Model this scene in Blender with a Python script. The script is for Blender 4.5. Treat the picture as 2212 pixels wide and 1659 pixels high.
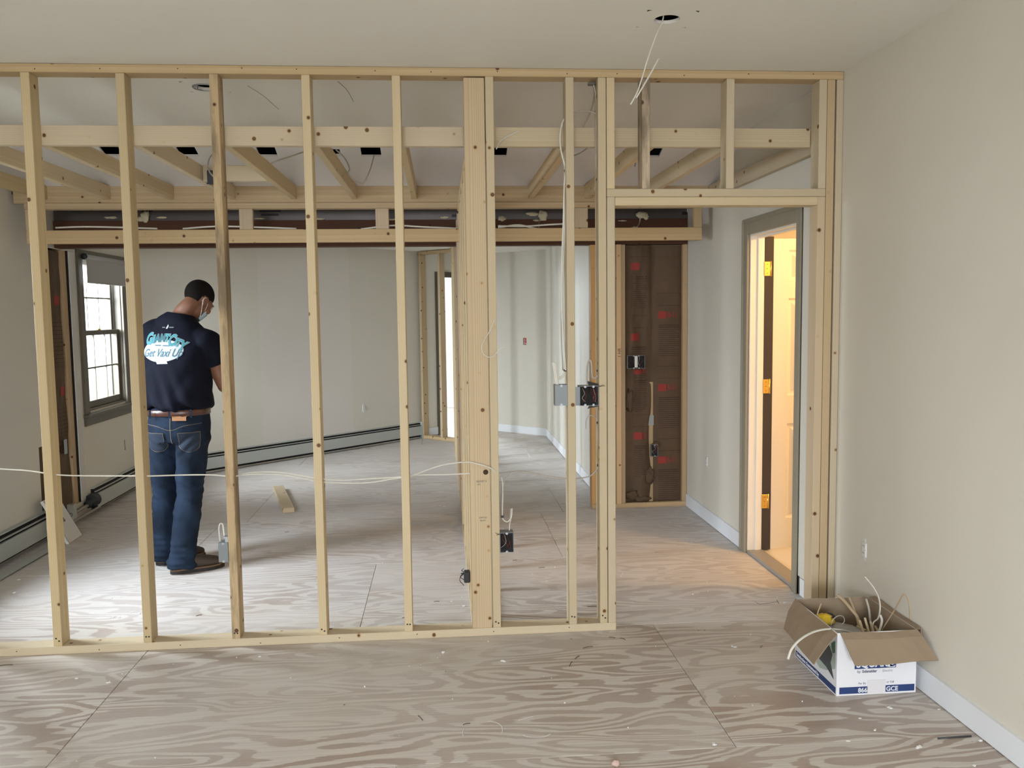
import bpy, bmesh, math, random
import numpy as np
from mathutils import Vector, Matrix, noise
from mathutils.bvhtree import BVHTree
R_ = math.radians
random.seed(7)
for o in list(bpy.data.objects): bpy.data.objects.remove(o, do_unlink=True)
SC = bpy.context.scene
COL = SC.collection

# ------------------------------------------------------------------ camera
FPX, YAW, PITCH, ROLL = 1844.131, R_(4.65), R_(4.773), R_(-0.737)
CAM = Vector((-1.933, -4.026, 1.561))
_f = Vector((math.sin(YAW)*math.cos(PITCH), math.cos(YAW)*math.cos(PITCH), -math.sin(PITCH)))
_r = Vector((math.cos(YAW), -math.sin(YAW), 0))
_u = _r.cross(_f)
RIGHT = _r*math.cos(ROLL)+_u*math.sin(ROLL)
UP = -_r*math.sin(ROLL)+_u*math.cos(ROLL)
cd = bpy.data.cameras.new('camera'); cam = bpy.data.objects.new('camera', cd); COL.objects.link(cam)
cd.sensor_width = 36; cd.lens = 36*FPX/2212; cd.clip_start = .05; cd.clip_end = 200
M = Matrix.Identity(4)
for i in range(3):
    M[i][0] = RIGHT[i]; M[i][1] = UP[i]; M[i][2] = -_f[i]; M[i][3] = CAM[i]
cam.matrix_world = M
SC.camera = cam

def at(px, py, ax, val):
    """point of the photograph's ray (px,py) on the real plane axis ax = val"""
    d = _f+RIGHT*((px-1106)/FPX)-UP*((py-829.5)/FPX)
    return CAM+d*((val-CAM[ax])/d[ax])

# ------------------------------------------------------------------ world, lights, exposure
W = bpy.data.worlds.new('overcast_sky'); SC.world = W; W.use_nodes = True
nt = W.node_tree; bg = nt.nodes['Background']
bg.inputs[0].default_value = (.86, .93, 1, 1); bg.inputs[1].default_value = 3.0
SC.view_settings.view_transform = 'Standard'; SC.view_settings.look = 'None'
SC.view_settings.gamma = 1; SC.view_settings.use_curve_mapping = False
SC.view_settings.exposure = 0.30

def area(name, loc, size, rot, power, col):
    l = bpy.data.lights.new(name, 'AREA'); l.shape = 'RECTANGLE'; l.size, l.size_y = size
    l.energy = power; l.color = col
    o = bpy.data.objects.new(name, l); COL.objects.link(o); o.location = loc; o.rotation_euler = rot
    return o
DAY = (.84, .925, 1.0)
# overcast sky seen above the neighbouring roofs, outside each window and slanting down through it
def sky_patch(name, window, target, dist, size, power, col=DAY):
    w, t = Vector(window), Vector(target); d = (t-w).normalized(); p = w-d*dist
    o = area(name, p, (size, size), (0, 0, 0), power, col); o.rotation_euler = (-d).to_track_quat('Z', 'Y').to_euler(); return o
sky_patch('sky_rear', (-2.5, -7.0, 1.6), (-1.6, -2.6, 0), 1.8, 2.4, 480, (.93, .95, 1))
sky_patch('sky_left_near', (-4.85, -3.6, 1.45), (-2.2, -3.0, 0), 1.3, 1.6, 70)
sky_patch('sky_left_middle', (-4.85, .62, 1.43), (-2.6, .95, 0), 1.8, 2.4, 860, (.80, .90, 1))
sky_patch('sky_left_far', (-4.85, 3.44, 1.35), (-1.3, 5.5, 0), 1.8, 1.3, 430)
sky_patch('sky_beyond', (-2.9, 10.2, 1.9), (-1.35, 5.7, 0), .9, 1.2, 600)
sky_patch('sky_beyond_left', (-3.5, 9.0, 1.3), (-1.7, 9.4, 0), 1.0, 1.4, 60)

def bulb(name, loc, power, col, r=.05):
    l = bpy.data.lights.new(name, 'POINT'); l.energy = power; l.color = col; l.shadow_soft_size = r
    o = bpy.data.objects.new(name, l); COL.objects.link(o); o.location = loc; return o
bulb('bathroom_bulb', (.85, .35, 2.15), 34, (1, .60, .24))

# ------------------------------------------------------------------ node helpers
def mat(name, col=(.8,.8,.8), rough=.6, metal=0, spec=.5):
    m = bpy.data.materials.new(name); m.use_nodes = True
    b = m.node_tree.nodes['Principled BSDF']
    b.inputs['Base Color'].default_value = (*col, 1); b.inputs['Roughness'].default_value = rough
    b.inputs['Metallic'].default_value = metal; b.inputs['Specular IOR Level'].default_value = spec
    return m
def N(m, t, **kw):
    n = m.node_tree.nodes.new(t)
    for k, v in kw.items(): setattr(n, k, v)
    return n
def L(m, a, b): m.node_tree.links.new(a, b)
def pb(m): return m.node_tree.nodes['Principled BSDF']
def coords(m, kind='Object', scale=(1,1,1), rnd=0):
    tc = N(m, 'ShaderNodeTexCoord'); mp = N(m, 'ShaderNodeMapping'); mp.inputs['Scale'].default_value = scale
    L(m, tc.outputs[kind], mp.inputs['Vector'])
    out = mp.outputs[0]
    if rnd:
        oi = N(m, 'ShaderNodeObjectInfo'); mu = N(m, 'ShaderNodeMath', operation='MULTIPLY'); mu.inputs[1].default_value = rnd
        L(m, oi.outputs['Random'], mu.inputs[0])
        va = N(m, 'ShaderNodeVectorMath', operation='ADD'); L(m, out, va.inputs[0]); L(m, mu.outputs[0], va.inputs[1]); out = va.outputs[0]
    return out
def ntex(m, vec, scale=5, detail=3, rough=.5, dist=0):
    n = N(m, 'ShaderNodeTexNoise'); n.inputs['Scale'].default_value = scale; n.inputs['Detail'].default_value = detail
    n.inputs['Roughness'].default_value = rough; n.inputs['Distortion'].default_value = dist
    L(m, vec, n.inputs['Vector']); return n.outputs['Fac']
def ramp(m, fac, stops):
    r = N(m, 'ShaderNodeValToRGB'); e = r.color_ramp.elements
    while len(e) < len(stops): e.new(.5)
    for i, (p, c) in enumerate(stops):
        e[i].position = p; e[i].color = (*c, 1) if len(c) == 3 else c
    L(m, fac, r.inputs[0]); return r.outputs[0]
def mix(m, fac, a, b, mode='MIX'):
    n = N(m, 'ShaderNodeMix', data_type='RGBA', blend_type=mode)
    for s, v in ((0, fac), (6, a), (7, b)):
        if isinstance(v, (int, float)): n.inputs[s].default_value = v
        elif isinstance(v, tuple): n.inputs[s].default_value = (*v, 1)
        else: L(m, v, n.inputs[s])
    return n.outputs[2]
def math_(m, op, a, b=None, c=None):
    n = N(m, 'ShaderNodeMath', operation=op)
    for i, v in enumerate((a, b, c)):
        if v is None: continue
        if isinstance(v, (int, float)): n.inputs[i].default_value = v
        else: L(m, v, n.inputs[i])
    return n.outputs[0]
def bump(m, h, s=.2, d=.01):
    b = N(m, 'ShaderNodeBump'); b.inputs['Strength'].default_value = s; b.inputs['Distance'].default_value = d
    L(m, h, b.inputs['Height']); L(m, b.outputs[0], pb(m).inputs['Normal'])

# ------------------------------------------------------------------ materials
def wood_mat(name, light, mid, dark, knot=.085, mold=0.0, grain=.55):
    m = mat(name, light, .62, spec=.25)
    v = coords(m, 'Object', (1,1,1), 3.7)
    tc = N(m, 'ShaderNodeTexCoord')
    oi = N(m, 'ShaderNodeObjectInfo')
    # growth rings around a pith that lies beside the board
    mp = N(m, 'ShaderNodeMapping'); mp.inputs['Scale'].default_value = (1, 1, .035); L(m, tc.outputs['Object'], mp.inputs['Vector'])
    cx = math_(m, 'MULTIPLY_ADD', oi.outputs['Random'], .13, .02)
    comb = N(m, 'ShaderNodeCombineXYZ'); L(m, cx, comb.inputs[0]); L(m, math_(m, 'MULTIPLY_ADD', oi.outputs['Random'], -.09, .06), comb.inputs[1])
    va = N(m, 'ShaderNodeVectorMath', operation='ADD'); L(m, mp.outputs[0], va.inputs[0]); L(m, comb.outputs[0], va.inputs[1])
    wv = N(m, 'ShaderNodeTexWave', wave_type='RINGS', rings_direction='Z', wave_profile='SAW')
    wv.inputs['Scale'].default_value = 38; wv.inputs['Distortion'].default_value = 2.6; wv.inputs['Detail'].default_value = 2
    wv.inputs['Detail Scale'].default_value = .35
    L(m, va.outputs[0], wv.inputs['Vector'])
    c = mix(m, math_(m, 'MULTIPLY', wv.outputs['Fac'], grain), light, mid)
    vs = N(m, 'ShaderNodeMapping'); vs.inputs['Scale'].default_value = (60, 60, 2.2); L(m, v, vs.inputs['Vector'])
    fine = ntex(m, vs.outputs[0], 1, 3, .6)
    c = mix(m, math_(m, 'MULTIPLY', math_(m, 'SUBTRACT', fine, .45), .8), c, mid)
    # broad tone drift per board
    tone = ntex(m, v, 2.3, 2)
    c = mix(m, math_(m, 'MULTIPLY_ADD', tone, .6, -.15), c, mid)
    hv = N(m, 'ShaderNodeHueSaturation'); L(m, c, hv.inputs['Color'])
    L(m, math_(m, 'MULTIPLY_ADD', oi.outputs['Random'], .30, .80), hv.inputs['Saturation'])
    L(m, math_(m, 'MULTIPLY_ADD', math_(m, 'FRACT', math_(m, 'MULTIPLY', oi.outputs['Random'], 7.3)), .16, .92), hv.inputs['Value'])
    c = hv.outputs[0]
    # knots
    vo = N(m, 'ShaderNodeTexVoronoi'); vo.inputs['Scale'].default_value = 10.5; L(m, v, vo.inputs['Vector'])
    d = math_(m, 'ADD', vo.outputs['Distance'], math_(m, 'MULTIPLY', math_(m, 'SUBTRACT', fine, .5), .05))
    ring = ramp(m, d, [(knot*.45, dark), (knot*.8, tuple(x*.55 for x in dark)), (knot, tuple(x*1.5 for x in dark)), (knot*1.35, mid)])
    kf = ramp(m, d, [(knot, (1,1,1)), (knot*1.9, (0,0,0))])
    c = mix(m, kf, c, ring)
    if mold:
        vm = N(m, 'ShaderNodeMapping'); vm.inputs['Scale'].default_value = (9, 9, 1.6); L(m, v, vm.inputs['Vector'])
        st = ramp(m, ntex(m, vm.outputs[0], 1, 5, .65), [(.5-mold*.15, (0,0,0)), (.62-mold*.1, (1,1,1))])
        c = mix(m, math_(m, 'MULTIPLY', st, .75), c, (.10, .075, .05))
    L(m, c, pb(m).inputs['Base Color'])
    bump(m, fine, .12, .002)
    return m
PINE = wood_mat('pine_lumber', (.62,.515,.335), (.50,.38,.21), (.16,.08,.035))
PINE_W = wood_mat('pine_lumber_warm', (.59,.46,.285), (.46,.33,.185), (.13,.06,.03), .09)
PINE_M = wood_mat('pine_lumber_mildewed', (.64,.50,.31), (.50,.36,.20), (.14,.07,.035), .09, mold=.0)
PINE_D = wood_mat('pine_lumber_heavily_mildewed', (.60,.47,.30), (.46,.34,.2), (.12,.06,.03), .09, mold=.62)
PINE_R = wood_mat('orange_lit_pine', (.74,.46,.20), (.60,.34,.13), (.12,.05,.02), .08)  # orange of the warmly lit stud faces put into the wood colour
PINE_G = wood_mat('grained_pine', (.68,.53,.31), (.50,.33,.15), (.16,.08,.035), .085, grain=.75)
PINE_O = wood_mat('old_pine', (.54,.40,.25), (.42,.29,.16), (.12,.05,.02), .08)
BEAM = wood_mat('dark_fir_beam', (.13,.055,.025), (.075,.03,.015), (.02,.01,.005), .05, grain=.9)

def paint(name, col, rough=.75, mott=.05, bmp=.25):
    m = mat(name, col, rough, spec=.3)
    v = coords(m, 'Object')
    n = ntex(m, v, 1.6, 4, .55)
    c = mix(m, n, tuple(x*(1-mott) for x in col), tuple(min(1, x*(1+mott)) for x in col))
    L(m, c, pb(m).inputs['Base Color'])
    bump(m, ntex(m, v, 160, 2), bmp*.3, .0015)
    return m
WALL = paint('cream_wall_paint', (.695,.657,.567))
WALL_F = paint('far_wall_paint', (.67,.64,.56), mott=.04)
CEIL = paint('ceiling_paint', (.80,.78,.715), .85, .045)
CEIL_M = paint('ceiling_paint_shaded', (.74,.715,.70), .85, .05)  # greyer copy of the ceiling paint, with the dimmer light put into its colour
BASEW = paint('white_baseboard_paint', (.80,.82,.85), .45, .015, .1)
TAUPE = paint('taupe_trim_paint', (.115,.10,.072), .4, .03, .1)
TAUPE_L = paint('grey_casing_paint', (.29,.26,.195), .42, .03, .1)
DOORW = paint('white_door_paint', (.80,.76,.68), .45, .02, .1)
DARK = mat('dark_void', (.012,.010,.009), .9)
BLACKM = mat('black_plastic', (.02,.02,.022), .5)
GLASSM = bpy.data.materials.new('window_glass'); GLASSM.use_nodes = True
_n = GLASSM.node_tree; _n.nodes.clear()
_o = _n.nodes.new('ShaderNodeOutputMaterial'); _t = _n.nodes.new('ShaderNodeBsdfTransparent'); _g = _n.nodes.new('ShaderNodeBsdfGlossy'); _g.inputs['Roughness'].default_value = .02
_x = _n.nodes.new('ShaderNodeMixShader'); _x.inputs[0].default_value = .06; _n.links.new(_t.outputs[0], _x.inputs[1]); _n.links.new(_g.outputs[0], _x.inputs[2]); _n.links.new(_x.outputs[0], _o.inputs[0])
SHADE = paint('roller_shade_fabric', (.42,.40,.385), .9, .02)
HEAT = paint('heater_enamel', (.47,.49,.46), .4, .05, .1)
WIREM = mat('white_cable_jacket', (.70,.68,.60), .5)
WIREG = mat('grey_shaded_cable_jacket', (.44,.40,.34), .5)
BOXM = mat('grey_steel_box', (.21,.23,.24), .45, .35)
STEEL = mat('galvanized_steel', (.35,.37,.38), .4, .8)
BRASS = mat('brass_hinge', (.80,.56,.16), .28, .95)
PLASTW = mat('white_plastic', (.75,.75,.73), .35)
COPPER = mat('copper_wire', (.25,.07,.04), .4, .5)
REDW = mat('red_wire', (.16,.02,.02), .5)

def plywood(nm='plywood_subfloor', dusty=0.0):
    m = mat(nm, (.6,.55,.5), .58, spec=.35)
    tc = N(m, 'ShaderNodeTexCoord'); oi = N(m, 'ShaderNodeObjectInfo')
    off = N(m, 'ShaderNodeCombineXYZ')
    L(m, math_(m, 'MULTIPLY', oi.outputs['Random'], 37), off.inputs[0]); L(m, math_(m, 'MULTIPLY', oi.outputs['Random'], 91), off.inputs[1])
    va = N(m, 'ShaderNodeVectorMath', operation='ADD'); L(m, tc.outputs['Object'], va.inputs[0]); L(m, off.outputs[0], va.inputs[1])
    v = va.outputs[0]
    def sc(s):
        q = N(m, 'ShaderNodeMapping'); q.inputs['Scale'].default_value = s; L(m, v, q.inputs['Vector']); return q.outputs[0]
    n1 = ntex(m, sc((1.15, 4.6, 1)), 1, 1.6, .45, .35)
    # contour lines of a stretched field give the looping cathedral figure of rotary-cut ply
    s = math_(m, 'SINE', math_(m, 'MULTIPLY', n1, 78))
    wob = ntex(m, sc((6, 42, 1)), 1, 4, .65)
    s = math_(m, 'ADD', s, math_(m, 'MULTIPLY', math_(m, 'SUBTRACT', wob, .5), 3.6))
    band = ramp(m, math_(m, 'MULTIPLY_ADD', s, .5, .5), [(.42, (0,0,0)), (.60, (1,1,1))])
    thin = ramp(m, ntex(m, sc((1.5, 95, 1)), 1, 2, .6), [(.35, (0,0,0)), (.75, (1,1,1))])
    zone = ramp(m, ntex(m, sc((.7, 1.1, 1)), 1, 2), [(.36, (.25,.25,.25)), (.6, (1,1,1))])
    light = (.67,.62,.555); dk = (.375,.285,.23)
    c = mix(m, math_(m, 'MULTIPLY', math_(m, 'MULTIPLY', band, zone), .85), light, dk)
    c = mix(m, math_(m, 'MULTIPLY', thin, .32), c, (.33,.27,.22))
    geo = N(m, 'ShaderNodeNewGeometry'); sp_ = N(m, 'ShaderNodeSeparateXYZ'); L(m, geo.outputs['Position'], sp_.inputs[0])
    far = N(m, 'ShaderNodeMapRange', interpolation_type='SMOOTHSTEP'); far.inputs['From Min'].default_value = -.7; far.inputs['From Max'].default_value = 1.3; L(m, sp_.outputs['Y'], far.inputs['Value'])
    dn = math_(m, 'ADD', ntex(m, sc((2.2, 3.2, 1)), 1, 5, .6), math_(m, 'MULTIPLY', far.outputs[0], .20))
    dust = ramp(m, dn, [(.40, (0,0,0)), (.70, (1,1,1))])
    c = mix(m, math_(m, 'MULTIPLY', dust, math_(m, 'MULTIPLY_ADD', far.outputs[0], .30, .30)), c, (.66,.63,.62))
    sp = N(m, 'ShaderNodeTexVoronoi'); sp.inputs['Scale'].default_value = 5.5; L(m, v, sp.inputs['Vector'])
    c = mix(m, ramp(m, sp.outputs['Distance'], [(.018, (1,1,1)), (.03, (0,0,0))]), c, (.10,.075,.06))
    L(m, c, pb(m).inputs['Base Color'])
    L(m, ramp(m, dust, [(0, (.38,)*3), (1, (.55,)*3)]), pb(m).inputs['Roughness'])
    bump(m, thin, .15, .002)
    return m
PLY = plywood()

# ------------------------------------------------------------------ object helpers
def link(o, parent=None):
    COL.objects.link(o)
    if parent is not None:
        o.parent = parent
        o.matrix_parent_inverse = PMW[parent.name].inverted()
    return o
PMW = {}
def reg(o, mw): PMW[o.name] = mw; return o
def setp(o, label=None, cat=None, group=None, kind=None):
    if label: o['label'] = label
    if cat: o['category'] = cat
    if group: o['group'] = group
    if kind: o['kind'] = kind
    return o
def thing(name, label, cat, loc=(0,0,0), group=None, kind=None):
    o = bpy.data.objects.new(name, None); o.empty_display_size = .1
    COL.objects.link(o); o.location = loc; reg(o, Matrix.Translation(loc))
    return setp(o, label, cat, group, kind)
def mk(name, me, m, parent=None, mw=None, smooth=False, **kw):
    o = bpy.data.objects.new(name, me)
    if m is not None and not len(me.materials): me.materials.append(m)
    link(o, parent)
    mw = mw or Matrix.Identity(4)
    if parent is not None: o.matrix_basis = mw
    else: o.matrix_basis = mw
    reg(o, mw)
    if smooth: me.shade_smooth()
    return setp(o, **kw)
def bmmesh(bm, name='mesh'):
    bmesh.ops.recalc_face_normals(bm, faces=bm.faces)
    me = bpy.data.meshes.new(name); bm.to_mesh(me); bm.free(); return me
def pd(verts, faces, name='mesh'):
    me = bpy.data.meshes.new(name); me.from_pydata([tuple(v) for v in verts], [], faces); me.update(); return me
def box_bm(bm, lo, hi, bev=0, mw=None):
    c = [(a+b)/2 for a, b in zip(lo, hi)]; s = [abs(b-a) for a, b in zip(lo, hi)]
    r = bmesh.ops.create_cube(bm, size=1, matrix=Matrix.Translation(c) @ Matrix.Diagonal((*s, 1)))
    vs = r['verts']
    if bev:
        es = list({e for v in vs for e in v.link_edges})
        r2 = bmesh.ops.bevel(bm, geom=es, offset=bev, segments=1, affect='EDGES')
        vs = list({v for f in r2['faces'] for v in f.verts} | {v for v in vs if v.is_valid})
    if mw is not None: bmesh.ops.transform(bm, matrix=mw, verts=vs)
    return vs
def box(name, lo, hi, m, parent=None, bev=0, mw=None, **kw):
    bm = bmesh.new(); box_bm(bm, lo, hi, bev); 
    if mw is not None: bmesh.ops.transform(bm, matrix=mw, verts=bm.verts)
    return mk(name, bmmesh(bm), m, parent, **kw)
BOARDC = {}
def board(name, lo, hi, m, parent=None, rz=0, **kw):
    """a piece of lumber: mesh local with its length along Z so that the grain runs along it"""
    lo, hi = Vector(lo), Vector(hi); c = (lo+hi)/2; s = hi-lo
    ax = max(range(3), key=lambda i: s[i])
    if ax == 2: rot = Matrix.Identity(3); d = (s[0], s[1], s[2])
    elif ax == 0: rot = Matrix(((0,0,1),(1,0,0),(0,1,0))); d = (s[1], s[2], s[0])
    else: rot = Matrix(((1,0,0),(0,0,1),(0,-1,0))); d = (s[0], s[2], s[1])
    key = tuple(round(x, 4) for x in d)+(m.name,)
    me = BOARDC.get(key)
    if me is None:
        bm = bmesh.new(); box_bm(bm, [-x/2 for x in d], [x/2 for x in d], .0022); me = bmmesh(bm, 'board'); me.materials.append(m); BOARDC[key] = me
    mw = Matrix.Translation(c) @ Matrix.Rotation(rz, 4, 'Z') @ rot.to_4x4()
    return mk(name, me, m, parent, mw, **kw)
def board_ab(name, a, b, w, h, m, parent=None, roll=0, **kw):
    a, b = Vector(a), Vector(b); d = b-a; q = d.to_track_quat('Z', 'Y').to_matrix().to_4x4()
    bm = bmesh.new(); box_bm(bm, (-w/2, -h/2, -d.length/2), (w/2, h/2, d.length/2), .0022)
    return mk(name, bmmesh(bm, 'board'), m, parent, Matrix.Translation((a+b)/2) @ q @ Matrix.Rotation(roll, 4, 'Z'), **kw)
def cat_rom(pts, n=8):
    pts = [Vector(p) for p in pts]; P = [2*pts[0]-pts[1]]+pts+[2*pts[-1]-pts[-2]]; out = []
    for i in range(1, len(P)-2):
        p0, p1, p2, p3 = P[i-1:i+3]
        for k in range(n):
            t = k/n
            out.append(.5*((2*p1)+(p2-p0)*t+(2*p0-5*p1+4*p2-p3)*t*t+(3*p1-p0-3*p2+p3)*t**3))
    out.append(pts[-1]); return out
def tube_bm(bm, pts, r, seg=8, flat=1, smooth_n=8):
    P = cat_rom(pts, smooth_n) if smooth_n else [Vector(p) for p in pts]
    rings = []; up = None
    for i, p in enumerate(P):
        t = (P[min(i+1, len(P)-1)]-P[max(i-1, 0)]).normalized()
        if up is None: up = Vector((0,0,1)) if abs(t.z) < .9 else Vector((1,0,0))
        s = t.cross(up)
        if s.length < 1e-4: s = t.cross(Vector((0,1,0)))
        s.normalize(); up = s.cross(t).normalized()
        rr = r[i*(len(r)-1)//max(1, len(P)-1)] if isinstance(r, (list, tuple)) else r
        rings.append([bm.verts.new(p+s*(rr*math.cos(a))+up*(rr*flat*math.sin(a))) for a in [2*math.pi*k/seg for k in range(seg)]])
    for A, B in zip(rings, rings[1:]):
        for k in range(seg): bm.faces.new((A[k], A[(k+1)%seg], B[(k+1)%seg], B[k]))
    bm.faces.new(rings[0][::-1]); bm.faces.new(rings[-1])
def tube(name, pts, r, m, parent=None, seg=8, flat=1, sn=8, **kw):
    bm = bmesh.new(); tube_bm(bm, pts, r, seg, flat, sn); return mk(name, bmmesh(bm), m, parent, smooth=True, **kw)
def slab(name, us, vs, holes, place, t, m, parent=None, **kw):
    """panel in (u,v) with rectangular holes, thickness t behind the face; place(u,v,w) -> world"""
    U = sorted({us[0], us[1], *[h[0] for h in holes], *[h[1] for h in holes]}); U = [u for u in U if us[0] <= u <= us[1]]
    V = sorted({vs[0], vs[1], *[h[2] for h in holes], *[h[3] for h in holes]}); V = [v for v in V if vs[0] <= v <= vs[1]]
    bm = bmesh.new(); vc = {}
    def vv(i, j, w):
        k = (i, j, w)
        if k not in vc: vc[k] = bm.verts.new(place(U[i], V[j], w))
        return vc[k]
    def solid(i, j):
        if i < 0 or j < 0 or i >= len(U)-1 or j >= len(V)-1: return False
        cu, cv = (U[i]+U[i+1])/2, (V[j]+V[j+1])/2
        return not any(h[0] < cu < h[1] and h[2] < cv < h[3] for h in holes)
    for i in range(len(U)-1):
        for j in range(len(V)-1):
            if not solid(i, j): continue
            bm.faces.new((vv(i,j,0), vv(i+1,j,0), vv(i+1,j+1,0), vv(i,j+1,0)))
            bm.faces.new((vv(i,j,t), vv(i,j+1,t), vv(i+1,j+1,t), vv(i+1,j,t)))
            if not solid(i-1, j): bm.faces.new((vv(i,j,0), vv(i,j+1,0), vv(i,j+1,t), vv(i,j,t)))
            if not solid(i+1, j): bm.faces.new((vv(i+1,j,0), vv(i+1,j,t), vv(i+1,j+1,t), vv(i+1,j+1,0)))
            if not solid(i, j-1): bm.faces.new((vv(i,j,0), vv(i,j,t), vv(i+1,j,t), vv(i+1,j,0)))
            if not solid(i, j+1): bm.faces.new((vv(i,j+1,0), vv(i+1,j+1,0), vv(i+1,j+1,t), vv(i,j+1,t)))
    return mk(name, bmmesh(bm), m, parent, **kw)
def text_mesh(txt, size, mw, m, ext=.0004, shear=0, name='lettering', parent=None, align='LEFT', bold=0, **kw):
    c = bpy.data.curves.new('t', 'FONT'); c.body = txt; c.size = size; c.extrude = ext; c.shear = shear; c.align_x = align; c.offset = bold; c.resolution_u = 3
    o = bpy.data.objects.new('t', c); COL.objects.link(o)
    dg = bpy.context.evaluated_depsgraph_get(); me = bpy.data.meshes.new_from_object(o.evaluated_get(dg))
    bpy.data.objects.remove(o); me.transform(mw); me.materials.clear()
    if name is None: return me
    return mk(name, me, m, parent, **kw)
def frame(origin, x, y):
    x = Vector(x).normalized(); y = Vector(y).normalized(); z = x.cross(y)
    M = Matrix.Identity(4)
    for i in range(3): M[i][0], M[i][1], M[i][2], M[i][3] = x[i], y[i], z[i], origin[i]
    return M
# ================================================================== SETTING
CH = 2.685; XL = -4.77; YR = -7.0; FARH = 2.335
YB = 2.58
# ---- floor: slab with plywood sheets laid on it
fl = box('floor', (-5.2, -7.2, -.09), (2.2, 12.2, -.018), mat('floor_joint', (.20,.16,.13), .9), kind='structure')
rows = [(-7.2,-6.04,-.91), (-6.04,-4.82,-2.12), (-4.82,-3.60,-.91), (-3.60,-2.38,-2.12), (-2.38,-1.16,-2.12), (-1.16,.06,-3.34), (.06,1.28,-2.37), (1.28,2.50,-3.62), (2.50,3.72,-1.01), (3.72,4.94,-2.3), (4.94,6.16,-1.01), (6.16,7.38,-2.2), (7.38,8.6,-1.), (8.6,9.82,-2.2), (9.82,11.04,-1.), (11.04,12.2,-2.2)]
SHC = {}
for k, (y0, y1, xs) in enumerate(rows):
    x = xs
    while x > -5.2: x -= 2.43
    while x < 2.2:
        a, b = max(x, -5.2), min(x+2.43, 2.2)
        if b-a > .05:
            w, h = round(b-a-.0022, 4), round(y1-y0-.0022, 4)
            PM = PLY; me = SHC.get((w, h, PM.name))
            if me is None:
                bm = bmesh.new(); box_bm(bm, (-w/2, -h/2, -.009), (w/2, h/2, .009), .0015); me = bmmesh(bm, 'plywood_sheet'); me.materials.append(PM); SHC[(w, h, PM.name)] = me
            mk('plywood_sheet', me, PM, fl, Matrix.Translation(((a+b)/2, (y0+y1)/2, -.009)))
        x += 2.43
# ---- ceiling: flat then sloping down to the framed soffit
cl = thing('ceiling', None, None, (-2.4, -3, CH), kind='structure')
def annulus(bm, cx, cy, s, r, z0, z1, zf=lambda x, y: 0, seg=32):
    a = []
    for k in range(seg):
        t = 2*math.pi*(k+.5)/seg; c, q = math.cos(t), math.sin(t); mx = max(abs(c), abs(q))
        a.append([bm.verts.new((cx+s*c/mx, cy+s*q/mx, z0)), bm.verts.new((cx+r*c, cy+r*q, z0)), bm.verts.new((cx+r*c, cy+r*q, z1))])
    for k in range(seg):
        A, B = a[k], a[(k+1)%seg]
        bm.faces.new((A[0], B[0], B[1], A[1])); bm.faces.new((A[1], B[1], B[2], A[2]))
    return a
KY = 1.25
sq = [(-1.04, -.675, .05), (-3.065, .385, .055)]
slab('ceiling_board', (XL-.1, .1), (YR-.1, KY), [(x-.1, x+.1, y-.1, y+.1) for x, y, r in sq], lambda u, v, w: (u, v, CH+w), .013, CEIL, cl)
bm = bmesh.new()
for x, y, r in sq:
    seg = 32; a = annulus(bm, x, y, .1, r, CH, CH+.013)
mk('ceiling_board', bmmesh(bm), CEIL, cl)
SLP = .356
sh = [(-4.00,-3.885), (-3.545,-3.43), (-3.06,-2.945), (-2.42,-2.295), (-1.60,-1.495), (-1.20,-1.09), (-.60,-.49)]
def slope_pt(u, v, w): return (u, v, CH-SLP*(v-KY)+w)
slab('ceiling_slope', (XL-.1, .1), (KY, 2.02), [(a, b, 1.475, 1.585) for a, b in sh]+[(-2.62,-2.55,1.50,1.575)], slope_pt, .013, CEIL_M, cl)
# old framing seen inside the cut holes
for i, (a, b) in enumerate(sh):
    box('hole_backing', (a-.06, 1.43, CH-SLP*.27+.06), (b+.06, 1.65, CH-SLP*.27+.13), mat('attic_batten', (.10,.07,.04), .9) if i == 0 else bpy.data.materials['attic_batten'], cl)
box('attic_light_lid', (XL-.15, YR-.15, 3.0), (.2, 2.75, 3.05), DARK, cl)  # unseen dark slab added to keep light out above the ceiling holes
box('attic_light_stop', (XL-.15, 2.70, 2.34), (.2, 2.75, 3.0), DARK, cl)  # unseen panel added to stop sky light entering the attic
box('soffit_back_board', (XL-.1, 2.0, 2.39), (.1, 2.75, 2.41), BEAM, cl)
box('ceiling_board', (XL-.3, 2.67, FARH), (.2, 12.3, FARH+.03), CEIL, cl)
# cracks along the middle ceiling
for a, b in (((535,185),(602,236)), ((730,176),(764,220))):
    p, q_ = at(*a, 2, CH), at(*b, 2, CH)
    q_ = Vector((q_.x, min(q_.y, 1.24), q_.z))
    tube('crack', [p+Vector((0,0,-.0005)), (p*.6+q_*.4)+Vector((.012,0,-.0005)), q_+Vector((0,0,-.0005))], .0012, mat('crack_dark', (.2,.17,.14), .9) if 'crack_dark' not in bpy.data.materials else bpy.data.materials['crack_dark'], cl, seg=5)

# ---- right wall (x = 0) of both rooms, with the bathroom doorway
DY0, DY1, DZ = .475, 1.235, 2.035
slab('wall_right', (YR, 2.60), (0, 3.0), [(DY0, DY1, 0, DZ), (-.314, -.278, .413, .482), (2.054, 2.090, .418, .487)], lambda u, v, w: (w, u, v), .115, WALL, kind='structure')
bb = slab('baseboard_right', (YR, -.005), (0.004, .10), [], lambda u, v, w: (-w, u, v), .013, BASEW, kind='structure')
slab('baseboard_right', (1.335, 2.57), (0.004, .10), [], lambda u, v, w: (-w, u, v), .013, BASEW, kind='structure')
slab('baseboard_right', (.10, .385), (0.004, .10), [], lambda u, v, w: (-w, u, v), .013, BASEW, kind='structure')
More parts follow.
